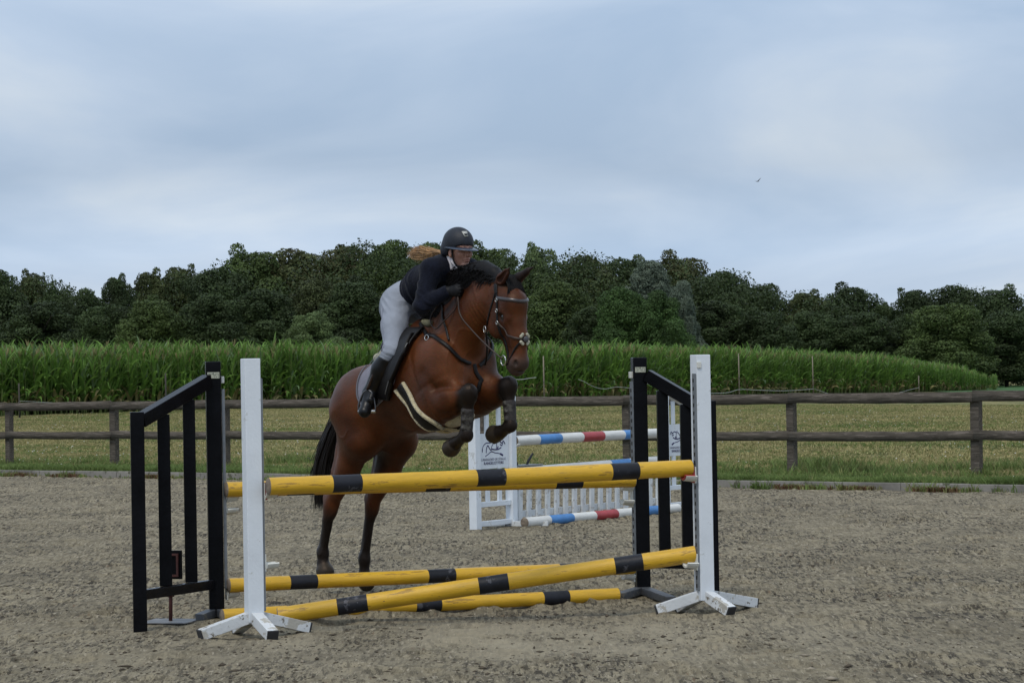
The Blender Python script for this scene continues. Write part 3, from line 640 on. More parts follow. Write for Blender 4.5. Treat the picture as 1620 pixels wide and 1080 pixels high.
def backwood():
    r = np.random.default_rng(77); lobes = []
    for i in range(700):
        px = r.uniform(-400, 2000); d = r.uniform(192, 226); top = np.interp(px, [-100, 0, 60, 120, 155, 200, 300, 400, 470, 620, 700, 850, 960, 1080, 1160, 1215, 1300, 1405, 1500, 1620, 1700], [424, 430, 436, 470, 486, 440, 432, 403, 392, 382, 390, 392, 404, 408, 432, 458, 460, 486, 456, 466, 484])
        x = (px - 810) / FPX * d; zt = AT(px, top, d)[2]; s = r.uniform(1.0, 1.9); z = r.uniform(0.8, max(1.6, zt - s * .6)); lobes.append(((x, d, z), (s * 1.3, s, s * .9)))
    for px in np.arange(-400, 2000, 14):       # dense understorey down to the ground
        for z in (.7, 1.9): lobes.append(((px / FPX * 186 - 810 / FPX * 186 + r.normal(0, .3), 186 + r.normal(0, 1.2) + (3 if px > 1500 else 0), z), (1.1, .9, 1.1)))
    V, F = foliage(r, lobes, 270000, .105)
    tag(np_mesh('wood', V, F, TM['dark']), 'dense dark wood filling in behind and below the front trees', 'wood', kind='stuff')
backwood()

# ================================================================== BIRD
def bird():
    d = 120.0; p = AT(1199, 287, d); o = empty('bird', tuple(p), 0, 'tiny dark bird gliding alone in the sky on the right', 'bird')
    m = mat('bird_dark', (.05, .05, .06), .8); s = .06
    tube('body', np.array([(-1.5, 0, -.1), (-.8, 0, 0), (0, 0, .05), (.7, 0, .12), (1.1, 0, .15)]) * s, np.array([.03, .28, .34, .2, .04]) * s, m, o, 8)
    for sg, tip in ((-1, (-2.6, -.1, .25)), (1, (2.4, .2, 2.6))):
        a = np.array([-.3, 0, .1]); b = np.array(tip) * .5 + np.array([0, 0, .1 * sg]); c = np.array(tip)
        V = np.array([a, a + (.7, 0, 0), b + (.35, .15, 0), b + (-.3, -.15, 0), c + (.05, 0, 0), c]) * s; V2 = V + np.array([0, .04, .06]) * s
        F = [[0, 1, 2, 3], [3, 2, 4, 5]]; F2 = [[f[3] + 6, f[2] + 6, f[1] + 6, f[0] + 6] for f in F]; F3 = [[0, 6, 7, 1], [1, 7, 8, 2], [2, 8, 10, 4], [4, 10, 11, 5], [5, 11, 9, 3], [3, 9, 6, 0]]
        np_mesh('wing', np.vstack([V, V2]), F + F2 + F3, m, o)
bird()
#PART3
# ================================================================== JUMPS
m_blackp = mat('black_paint', (0.0042, 0.0045, 0.006), 0.27, 0.25, 5, 0.1, 40, spec=0.10, specks=[((0.012, 0.012, 0.012), 14, 0.68)])
m_whitep = mat('white_paint', (0.66, 0.70, 0.74), 0.45, 0.05, 3, 0.15, 60, specks=[((0.30, 0.28, 0.24), 26, 0.70), ((0.52, 0.54, 0.54), 6, 0.6)])
m_whitew = mat('white_paint_worn', (0.60, 0.62, 0.62), 0.6, 0.08, 3, 0.3, 50, specks=[((0.13, 0.115, 0.10), 22, 0.62), ((0.42, 0.41, 0.38), 8, 0.56)])
m_muddy = mat('muddy_white_paint', (0.60, 0.62, 0.63), 0.6, 0.08, 3, 0.3, 50, specks=[((0.16, 0.14, 0.11), 18, 0.585), ((0.40, 0.38, 0.33), 7, 0.54)])
m_rubber = mat('black_end_cap', (0.02, 0.02, 0.022), 0.7, 0.2, 10)
m_galv = mat('galvanised_track', (0.17, 0.185, 0.20), 0.5, 0.12, 12, metal=0.3)
m_hole = mat('track_hole', (0.012, 0.012, 0.013), 0.9, 0.05)
m_cupw = mat('white_plastic', (0.62, 0.62, 0.57), 0.5, 0.08, 20); m_cupr = mat('red_plastic', (0.28, 0.022, 0.02), 0.45, 0.1, 20)
m_foot = mat('grey_steel_foot', (0.075, 0.08, 0.088), 0.5, 0.25, 8, 0.2, 30, metal=0.3, specks=[((0.16, 0.15, 0.13), 10, 0.6)])
m_sticker = mat('pale_sticker', (0.42, 0.43, 0.34), 0.6, 0.05); m_ink = mat('sticker_ink', (0.06, 0.07, 0.05), 0.7, 0.1)
m_yel = mat('yellow_paint', (0.62, 0.36, 0.018), 0.42, 0.10, 4, 0.25, 40, streak=(1, 7, 7), specks=[((0.36, 0.20, 0.02), 4, 0.58), ((0.22, 0.15, 0.06), 14, 0.64), ((0.045, 0.038, 0.028), 8, 0.665), ((0.10, 0.08, 0.05), 30, 0.68)])
m_blk = mat('black_band_paint', (0.010, 0.011, 0.016), 0.5, 0.25, 7, 0.25, 40, spec=.3, specks=[((0.07, 0.07, 0.08), 12, 0.60), ((0.16, 0.15, 0.14), 26, 0.68)])
m_end = mat('pole_end_wood', (0.20, 0.16, 0.12), 0.9, 0.25, 20)
m_wht = mat('white_pole_paint', (0.62, 0.62, 0.59), 0.55, 0.08, 4, 0.25, 40, streak=(1, 7, 7), specks=[((0.10, 0.09, 0.08), 8, 0.66)])
m_blu = mat('blue_pole_paint', (0.055, 0.20, 0.47), 0.5, 0.12, 6, 0.2, 40, specks=[((0.4, 0.42, 0.45), 20, 0.70)])
m_red = mat('red_pole_paint', (0.34, 0.035, 0.040), 0.5, 0.12, 6, 0.2, 40, specks=[((0.12, 0.08, 0.08), 20, 0.68)])

def pole(name, A, B, r, bands, cols, label, cat='jump pole', group=None, rot=0.0):
    """round painted pole A->B; bands: list of (end fraction, material index). The object's x axis is the pole."""
    A = np.asarray(A, float); B = np.asarray(B, float); L_ = np.linalg.norm(B - A); n = 20
    o = empty(name, tuple(A), 0, label, cat, group)
    o.rotation_euler = (frame(A, B) @ Matrix.Rotation(rot, 3, 'X')).to_euler()
    cuts = [0.0]; mi_ = []
    for (e_, m_) in bands:
        s0 = cuts[-1]; k = max(2, int((e_ - s0) * L_ / .12) + 1)
        for q in range(1, k + 1): cuts.append(s0 + (e_ - s0) * q / k); mi_.append(m_)
    rr = random.Random(int(L_ * 1000)); V, F, MI = [], [], []; th = np.arange(n) / n * 2 * math.pi
    xs = [c * L_ for c in cuts]; bow = rr.uniform(-.006, .006)
    for i, x in enumerate(xs):
        rad = r * (1 + rr.uniform(-.012, .012)); 
        for t_ in th: V.append((x, math.cos(t_) * rad, math.sin(t_) * rad + bow * math.sin(math.pi * x / L_)))
    for i in range(len(xs) - 1):
        for j in range(n): F.append([i * n + j, (i + 1) * n + j, (i + 1) * n + (j + 1) % n, i * n + (j + 1) % n]); MI.append(mi_[i])
    body = np_mesh('shaft', V, F, cols, o, True, MI)
    for sgn, x in ((-1, 0.0), (1, L_)):        # sawn ends with a small chamfer
        Vv = [(x, math.cos(t_) * r, math.sin(t_) * r) for t_ in th] + [(x + sgn * .006, math.cos(t_) * r * .9, math.sin(t_) * r * .9) for t_ in th] + [(x + sgn * .006, 0, 0)]
        Ff = [[j, (j + 1) % n, n + (j + 1) % n, n + j] for j in range(n)] + [[n + j, n + (j + 1) % n, n + (j + 2) % n, 2 * n] for j in range(0, n, 2)]
        if sgn < 0: Ff = [f[::-1] for f in Ff]
        np_mesh('sawn_end', Vv, Ff, m_end, o)
    return o

def cup(parent, loc, rz, m, s=1.0):
    """pole cup: back plate on the track and a shallow half-round shelf reaching out along +x"""
    n = 9; V, F = [], []; w_ = .075 * s; r = .050 * s
    for x, rr in ((0.0, r), (w_, r * .82)):
        for j in range(n + 1):
            a = math.pi * (1.12 + .76 * j / n); V.append((x, math.cos(a) * rr, math.sin(a) * rr + r * .45))
        for j in range(n + 1):
            a = math.pi * (1.12 + .76 * j / n); V.append((x, math.cos(a) * (rr + .009), math.sin(a) * (rr + .009) + r * .45 - .003))
    m_ = 2 * (n + 1)
    for j in range(n):
        F += [[j, j + 1, m_ + j + 1, m_ + j], [n + 1 + j + 1, n + 1 + j, m_ + n + 1 + j, m_ + n + 1 + j + 1], [m_ + j, m_ + j + 1, m_ + n + 2 + j, m_ + n + 1 + j], [j + 1, j, n + 1 + j, n + 2 + j]]
    F += [[0, m_, m_ + n + 1, n + 1], [n, 2 * n + 1, m_ + 2 * n + 1, m_ + n]]
    bm = bmesh.new(); box_bm(bm, (-.004, 0, .005), (.010, .042, .105), None, .003); me = bpy.data.meshes.new('t'); bm.to_mesh(me); bm.free()
    pv = np.array([v.co[:] for v in me.vertices]); pf = [list(p.vertices) for p in me.polygons]; bpy.data.meshes.remove(me)
    me = bpy.data.meshes.new('pole_cup'); me.from_pydata([tuple(v) for v in V] + [tuple(v) for v in pv], [], F + [[i + len(V) for i in f] for f in pf]); me.update()
    o = link_mesh('pole_cup', me, m, parent); o.location = loc; o.rotation_euler = (0, 0, rz); return o

def track(parent, x, y, z0, z1, rz=0.0, wd=.036, sgn=1):
    """perforated strip standing proud of a post face whose normal is sgn*x"""
    bm = bmesh.new(); box_bm(bm, (x, y, (z0 + z1) / 2), (.012, wd, z1 - z0), None, .002)
    bmesh.ops.create_cube(bm, size=1, matrix=Matrix.Translation((x - sgn * .004, y - wd / 2 - .0015, (z0 + z1) / 2)) @ Matrix.Diagonal((.02, .003, z1 - z0 - .01, 1)))
    nf = len(bm.faces); z = z0 + .03
    while z < z1 - .03:
        bmesh.ops.create_cube(bm, size=1, matrix=Matrix.Translation((x + sgn * .0035, y, z)) @ Matrix.Diagonal((.008, wd * .42, .024, 1)))
        z += .0525
    bm.faces.ensure_lookup_table()
    for f in bm.faces[nf:]: f.material_index = 1
    me = bpy.data.meshes.new('cup_track'); bm.to_mesh(me); bm.free(); return link_mesh('cup_track', me, [m_galv, m_hole], parent)

# ---- white standards -------------------------------------------------------------------------------------------------
def standard(base_px, ends, top_px, yaw, label, cup_side, cups):
    p = G(*base_px); o = empty('jump_standard', tuple(p), yaw, label, 'jump standard', 'white jump standards')
    inv = Matrix.Rotation(-yaw, 3, 'Z'); H = AT(top_px[0], top_px[1], p[1])[2]
    bm = bmesh.new(); box_bm(bm, (0, 0, (H + .095) / 2), (.098, .098, H - .095), None, .005); bm_obj('post', bm, m_whitep, o)
    loc = [inv @ Vector(G(*e_) - p) for e_ in ends]
    dirs = [Vector((v.x, v.y, 0)) for v in loc]
    back = -(dirs[1]); back = back.normalized() * dirs[1].length if True else back; dirs.append(back)
    for i, d in enumerate(dirs):
        u = d.normalized(); tip = d + Vector((0, 0, .036)); root = u * .03 + Vector((0, 0, .125))
        f = beam('foot', root, tip, .072, .066, m_muddy, o, .004)
        q = tip - root; q.normalize(); beam('end_cap', tip + q * .001, tip + q * .012, .070, .064, m_rubber, f, .002)
    track(o, cup_side * .056, -.020, .16, H - .12, sgn=cup_side)
    for (z, m) in cups:
        c = cup(o, (cup_side * .068, -.020, z), 0 if cup_side > 0 else math.pi, m_cupw)
        if m == 'r':
            cup(c, (.013, 0, .004), 0, m_cupr, .93).name = 'cup_liner'
    if cup_side < 0:
        bm = bmesh.new(); box_bm(bm, (-.034, -.052, H - .065), (.030, .012, .04), None, .003); bm_obj('top_clip', bm, m_cupw, o)
    return o, H
FY = math.radians(22)
def hz(px, py, Zd): return AT(px, py, Zd)[2]
SL, HL = standard((403, 1008), [(318, 1013), (431, 1014), (486, 1001)], (398, 567), FY,
     'white jump standard at the left end of the front top yellow pole', 1, [(hz(425, 779, 16.05), 'r'), (hz(430, 891, 16.05), '')])
SR, HR_ = standard((1115, 972), [(1040, 973), (1156, 975), (1192, 962)], (1104, 561), FY,
     'white jump standard at the right end of the front top yellow pole', -1, [(hz(1098, 752, 17.05), 'r'), (hz(1100, 889, 17.05), '')])
PSL, PSR = G(403, 1008), G(1115, 972)

# ---- black wings -----------------------------------------------------------------------------------------------------
def wing(main_px, outer_px, tops, label, cups, feet, group='black wings of the front jump'):
    p = G(*main_px); q = G(*outer_px); d = q - p; W = np.linalg.norm(d); yaw = math.atan2(d[1], d[0])
    o = empty('jump_wing', tuple(p), yaw, label, 'jump wing', group); H1, H2 = tops
    pw = .085
    PY = Matrix.Rotation(math.radians(10) - yaw, 3, 'Z')
    bm = bmesh.new(); box_bm(bm, (0, 0, H1 / 2 + .004), (pw + .012, pw + .006, H1 - .008), PY, .005); bm_obj('main_post', bm, m_blackp, o)
    bm = bmesh.new(); box_bm(bm, (W, 0, H2 / 2 + .004), (pw, pw * .92, H2 - .008), PY, .005); bm_obj('outer_post', bm, m_blackp, o)
    a = Vector((.066, 0, H1 - .125)); b = Vector((W - .036, 0, H2 - .055)); beam('sloping_rail', a, b, .066, .085, m_blackp, o, .004)
    sl = (b.z - a.z) / (b.x - a.x); zr = .235
    beam('bottom_rail', (.052, 0, zr), (W - .041, 0, zr), .05, .062, m_blackp, o, .004)
    for f in (1 / 3, 2 / 3):
        x = W * f; zt = a.z + sl * (x - a.x) - .046
        bm = bmesh.new(); box_bm(bm, (x, 0, (zr + .033 + zt) / 2), (.078, .040, zt - zr - .033), PY, .004); bm_obj('upright', bm, m_blackp, o)
    inv = Matrix.Rotation(-yaw, 3, 'Z')
    for (fx, fy) in feet:
        v = inv @ Vector(G(fx, fy) - p); u = v.normalized(); beam('foot', u * .055 + Vector((0, 0, .05)), v + Vector((0, 0, .03)), .07, .05, m_foot, o, .004)
    return o, p, yaw, W, inv, H1
WL, pWL, yWL, wWL, iWL, HWL = wing((343, 980), (222, 1001), (1.68, 1.37), 'black jump wing at the left, its lower side nearest, around the marker stand', [], [(316, 984), (384, 985)])
WR, pWR, yWR, wWR, iWR, HWR = wing((1017, 944), (1127, 947), (1.665, 1.36), 'black jump wing at the right, partly behind the white standard', [], [(980, 950), (1062, 956)])
def inner_fit(W_o, p, yaw, inv, facing, cups, sgn):
    """track and cups on the inner face of a wing's main post: child frame turned to the pole direction"""
    V = inv @ Vector((math.cos(FY) * sgn, math.sin(FY) * sgn, 0)); rz = math.atan2(V.y, V.x)
    t = track(W_o, .062, -.012 * sgn, .2, 1.50); t.rotation_euler = (0, 0, rz)
    for z in cups:
        off = V * .073; c = cup(W_o, (off.x, off.y, z), rz, m_cupw)
inner_fit(WL, pWL, yWL, iWL, 1, [hz(360, 786, 17.25), hz(360, 806, 17.25), hz(362, 938, 17.25)], 1)
inner_fit(WR, pWR, yWR, iWR, -1, [hz(1003, 768, 18.45), hz(1003, 791, 18.45), hz(1003, 909, 18.45)], -1)
def face_dir(inv, dx, dy):
    v = inv @ Vector((dx, dy, 0)); return v.normalized()
def sticker(W_o, inv, yaw, z, wd, hh, side=0.0):
    """pale printed plate with illegible small print on the face of the main post that looks to the arena side"""
    # choose the post face most turned to the front
    n_ = Matrix.Rotation(math.radians(10) - yaw, 3, 'Z') @ Vector((0, -1, 0)); t_ = Vector((0, 0, 1)).cross(n_); R = Matrix((t_, Vector((0, 0, 1)), n_)).transposed()
    bm = bmesh.new(); c = n_ * .0490 + t_ * side + Vector((0, 0, z)); box_bm(bm, c, (wd, hh, .004), R, .001)
    pl = bm_obj('sticker', bm, m_sticker, W_o)
    bm = bmesh.new(); rr = random.Random(3)
    for row, k in ((.28, 9), (0.02, 9), (-.26, 6)):
        for j in range(k):
            x = (-.40 + .8 * j / (k - 1)) * wd
            if rr.random() < .75: box_bm(bm, c + t_ * x + Vector((0, 0, row * hh)) + n_ * .0025, (wd * .06, hh * rr.uniform(.08, .16), .001), R)
    box_bm(bm, c + Vector((0, 0, .30 * hh)) + n_ * .0027, (wd * .10, hh * .2, .001), R)
    bm_obj('print', bm, m_ink, pl)
sticker(WL, iWL, yWL, HWL - .09, .078, .040)
sticker(WR, iWR, yWR, HWR - .085, .074, .036)
for (Wo, inv, sgn, H) in ((WL, iWL, 1, HWL), (WR, iWR, -1, HWR)):
    v = inv @ Vector((math.cos(FY) * sgn, math.sin(FY) * sgn, 0)); bm = bmesh.new(); box_bm(bm, v * .062 + Vector((0, 0, H - .12)), (.02, .032, .045), Matrix.Rotation(math.atan2(v.y, v.x), 3, 'Z'), .003); bm_obj('white_clip', bm, m_cupw, Wo)

# ---- yellow poles ----------------------------------------------------------------------------------------------------
YC = [m_yel, m_blk]; GY = 'yellow and black poles of the front jump'
def yb(pairs):
    b = []
    for s0, s1 in pairs: b += [(s0, 0), (s1, 1)]
    return b + [(1.0, 0)]
def frac(pa, pb, Za, Zb, px):          # pixel column -> fraction along a pole in perspective
    f = (px - pa) / (pb - pa); return f * Za / (Zb + f * (Za - Zb)) if True else f
def bands(pa, pb, Za, Zb, cols): return yb([(frac(pa, pb, Za, Zb, c0), frac(pa, pb, Za, Zb, c1)) for c0, c1 in cols])
A, B = AT(425, 769, 15.98), AT(1092, 740, 17.03)
pole('jump_pole', A, B, .054, bands(425, 1092, 15.98, 17.03, [(524, 570), (752, 797), (965, 1008)]), YC, 'front top yellow pole resting in the red cups of the white standards', group=GY, rot=.4)
A, B = AT(358, 774, 17.27), AT(1002, 759, 18.42)
pole('jump_pole', A, B, .050, bands(358, 1002, 17.27, 18.42, [(453, 496), (671, 710), (877, 919)]), YC, 'rear top yellow pole half hidden just under the front top pole', group=GY, rot=2.4)
A, B = AT(362, 925.5, 17.27), AT(1002, 897, 18.42)
pole('jump_pole', A, B, .0465, bands(362, 1002, 17.27, 18.42, [(457, 500), (675, 718), (884, 925)]), YC, 'low level yellow pole held between the two black wings', group=GY, rot=1.2)
A, B = G(441, 987) + (0, 0, .054), AT(1100, 876, 17.05)
pole('jump_pole', A, B, .054, bands(439, 1100, 16.75, 17.05, [(533, 581), (758, 805), (973, 1017)]), YC, 'slanting yellow pole, left end on the sand, right end on the white standard', group=GY, rot=3.6)
A, B = G(352, 986) + (0, 0, .047), G(977, 951) + (0, 0, .047)
pole('jump_pole', A, B, .047, bands(352, 977, 17.1, 18.1, [(453, 493), (655, 695), (857, 898)]), YC, 'yellow pole lying flat on the sand under the jump', group=GY, rot=5.1)

# ---- marker stand behind the left wing --------------------------------------------------------------------------------
m_rust = mat('red_brown_paint', (0.075, 0.018, 0.014), 0.6, 0.25, 12, .3, 40); m_plate = mat('grey_base_plate', (0.13, 0.135, 0.14), 0.6, .2, 6, specks=[((.25, .23, .2), 8, .6)])
p = G(270, 985); mk = empty('marker_stand', tuple(p), math.radians(-14), 'small black board on a red brown rod and base plate inside the left black wing', 'marker stand')
bm = bmesh.new(); box_bm(bm, (0, 0, .012), (.32, .30, .008), None, .002); bm_obj('base_plate', bm, m_plate, mk)
tube('rod', [(0, 0, .012), (.003, 0, .15), (0.0, 0, .30)], .013, m_rust, mk); tube('clamp', [(0, 0, .170), (0, 0, .205)], .028, m_rust, mk)
bm = bmesh.new(); box_bm(bm, (.005, .012, .375), (.150, .012, .185), None, .002); bm_obj('board', bm, m_blackp, mk)
bm = bmesh.new()
for c, s_ in (((.005, -.002, .305), (.11, .014, .014)), ((.005, -.002, .440), (.11, .014, .014)), ((-.043, -.002, .3725), (.014, .014, .121)), ((.053, -.002, .3725), (.014, .014, .121))): box_bm(bm, c, s_, None, .002)
bm_obj('board_frame', bm, m_rust, mk)

# ---- white jump behind ------------------------------------------------------------------------------------------------
bi, bo, br = G(810, 832), G(758, 838), G(1053, 807)
BD = (br - bi); BL_ = np.linalg.norm(BD); BD /= BL_; BY = math.atan2(BD[1], BD[0])
m_logo = mat('logo_ink', (0.02, 0.015, 0.09), .7, .1)
def logo(o, x0, x1, z0, z1, y, flip):
    """line drawing of a grazing pair of horses over two lines of small lettering"""
    W, H = x1 - x0, z1 - z0; parts = []
    def cv(P, r):
        P = catmull(P, 5); Q = [((x0 + W * (p_[0] if not flip else 1 - p_[0])), y - .0015, z0 + H * p_[1]) for p_ in P]; v, f = tube_np(Q, np.array([r]) * H, 5); v[:, 1] = y - .001 - (y - .001 - v[:, 1]) * .2; parts.append((v, f))
    cv([(.10, .50), (.13, .66), (.24, .76), (.40, .76)], .016); cv([(.10, .48), (.10, .58)], .022); cv([(.24, .44), (.25, .58), (.30, .68), (.36, .58), (.42, .52)], .020)
    cv([(.42, .52), (.44, .64), (.50, .74), (.58, .78)], .016); cv([(.44, .56), (.55, .54), (.68, .55), (.78, .60)], .022); cv([(.60, .56), (.62, .68), (.60, .78)], .018); cv([(.64, .56), (.67, .64)], .026)
    cv([(.62, .78), (.72, .80), (.80, .74), (.86, .80), (.92, .70)], .020); cv([(.74, .70), (.80, .66), (.84, .74)], .018); cv([(.56, .84), (.60, .80)], .012)
    cv([(.20, .34), (.30, .40), (.42, .48), (.55, .44), (.70, .41), (.84, .35)], .014); cv([(.74, .40), (.84, .34)], .032)
    V, F = merge(parts); np_mesh('logo', V, F, m_logo, o)
    for (txt, zz, sz, wd_) in (('LANDGOED DE STALLE', .20, .085, .86), ('RANGELOTTERS', .075, .10, .70)):
        cu = bpy.data.curves.new('t', 'FONT'); cu.body = txt; cu.align_x = 'CENTER'; cu.size = H * sz * 1.25; cu.extrude = .0008
        to = bpy.data.objects.new('t', cu); COL.objects.link(to); dg = bpy.context.evaluated_depsgraph_get(); me = bpy.data.meshes.new_from_object(to.evaluated_get(dg)); bpy.data.objects.remove(to)
        xs = [v.co.x for v in me.vertices]; k = W * wd_ / (max(xs) - min(xs)); me.transform(Matrix.Diagonal((k, 1, 1, 1)))
        t = link_mesh('lettering', me, m_logo if zz < .1 else mat('logo_grey', (.16, .16, .22), .7, .05), o)
        t.location = ((x0 + x1) / 2, y - .002, z0 + H * zz); t.rotation_euler = (math.pi / 2, 0, 0)
def white_wing(p, dirsgn, W, label, tip=False):
    yaw = BY if dirsgn > 0 else BY
    o = empty('jump_wing', tuple(p), yaw, label, 'jump wing', 'white wings of the rear jump'); s = dirsgn; pw = .09
    bm = bmesh.new(); box_bm(bm, (0, 0, .675), (pw, pw, 1.34), None, .004); bm_obj('main_post', bm, m_whitep, o)
    bm = bmesh.new(); box_bm(bm, (s * W, 0, .573), (pw, pw, 1.138), None, .004); bm_obj('outer_post', bm, m_whitep, o)
    beam('sloping_rail', (s * .02, 0, 1.345), (s * (W - .02), 0, 1.165), .085, .055, m_whitep, o, .003)
    for z in (.055, .25): beam('cross_rail', (s * (pw / 2 + .002), 0, z), (s * (W - pw / 2 - .002), 0, z), .05, .05, m_whitep, o, .003)
    xa, xb = sorted((s * .048, s * (W - .048)))
    bm = bmesh.new(); box_bm(bm, ((xa + xb) / 2, 0, .79), (xb - xa, .018, .36), None, .002); pn = bm_obj('panel', bm, m_whitep, o)
    logo(pn, xa + .03, xb - .03, .63, .95, -.0095, s > 0)
    for f in (.33, .66):
        for z0, z1 in ((.277, .608), (.972, 1.345 - .05 - .18 * f)):
            if z1 > z0: 
                bm = bmesh.new(); box_bm(bm, (s * W * f, 0, (z0 + z1) / 2), (.06, .022, z1 - z0), None, .002); bm_obj('upright', bm, m_whitep, o)
    return o
wbo = float(np.linalg.norm(bo - bi))
WW = white_wing(bi, -1, wbo, 'white jump wing with dark blue horse drawing, beside the tucked forelegs')
WW2 = white_wing(br, 1, .62, 'white jump wing with horse drawing and red tip, seen between the right black uprights')
beam('foot', (-.05, -.04, .03), (.10, -.38, .025), .06, .05, m_whitew, WW, .003); beam('foot', (-.05, .04, .03), (-.12, .36, .025), .06, .05, m_whitew, WW, .003)
beam('foot', (.05, -.04, .03), (.12, -.38, .025), .06, .05, m_foot, WW2, .003); beam('foot', (.05, .04, .03), (.12, .36, .025), .06, .05, m_foot, WW2, .003)
bm = bmesh.new(); box_bm(bm, (0, 0, 1.40), (.07, .07, .05), None, .004); bm_obj('red_cap', bm, m_cupr, WW2)
bm = bmesh.new(); box_bm(bm, (-wbo + .02, -.03, 1.150), (.16, .05, .008), None, .002); bm_obj('black_clip', bm, m_rubber, WW)
RC = [m_wht, m_blu, m_red]; GR = 'red white and blue poles of the rear jump'
A, B = bi + BD * .07 + (0, 0, .88), br - BD * .06 + (0, 0, .88)
c_ = cup(WW, (.05, 0, .845), 0, m_cupw); c_ = cup(WW2, (-.05, 0, .845), math.pi, m_cupw)
seven = [(1 / 7, 0), (2 / 7, 1), (3 / 7, 0), (4 / 7, 2), (5 / 7, 0), (6 / 7, 1), (1, 0)]
pole('jump_pole', A, B, .053, seven, RC, 'raised red white and blue pole hung between the two white wings', group=GR)
A, B = G(830, 834.5) + (0, 0, .053), G(1072, 811) + (0, 0, .053)
pole('jump_pole', A, B, .052, seven, RC, 'red white and blue pole lying on the sand before the white pickets', group=GR, rot=1)
A, B = bi + BD * .10 + (0, .03, .56), br - BD * .08 + (0, .03, .575)
cup(WW, (.05, 0, .525), 0, m_cupw); cup(WW2, (-.05, 0, .54), math.pi, m_cupw)
pole('jump_pole', A, B, .045, [(.62, 0), (.76, 1), (1, 0)], RC, 'white and blue pole just above the picket filler, mostly hidden by yellow poles', group=GR, rot=2)
pk = empty('picket_filler', tuple(bi + BD * .1), BY, 'low white picket filler with flaking paint, standing under the rear jump', 'picket filler'); LP = BL_ - .2
for z in (.115, .42): beam('rail', (0, .028, z), (LP, .028, z), .028, .07, m_whitew, pk, .003)
k = 17
for i in range(k):
    x = .06 + (LP - .12) * i / (k - 1); h = .52 + random.uniform(-.01, .01)
    bm = bmesh.new(); box_bm(bm, (x + .0, 0, .03 + h / 2), (.076, .024, h), Matrix.Rotation(random.gauss(math.radians(2), .012), 3, 'Y'), .003); bm_obj('picket', bm, m_whitew, pk)
q = bi + BD * .20 + np.array([.02, .09, 0])
tr = empty('tray', tuple(q + (0, 0, .535)), BY, 'small grey tray with black handle beside the white wing with the horse drawing', 'tray')
bm = bmesh.new(); box_bm(bm, (.10, .05, .03), (.42, .16, .09), None, .008); box_bm(bm, (.10, .05, .082), (.44, .18, .012), None, .003); bm_obj('body', bm, mat('grey_plastic', (.22, .23, .22), .6, .1), tr)
tube('handle', [(.14, .05, .085), (.18, .05, .13), (.26, .05, .20)], [.012, .014, .010], m_rubber, tr); tube('handle', [(-.04, .05, .085), (-.06, .05, .12), (-.09, .05, .145)], [.012, .012, .008], m_rubber, tr)
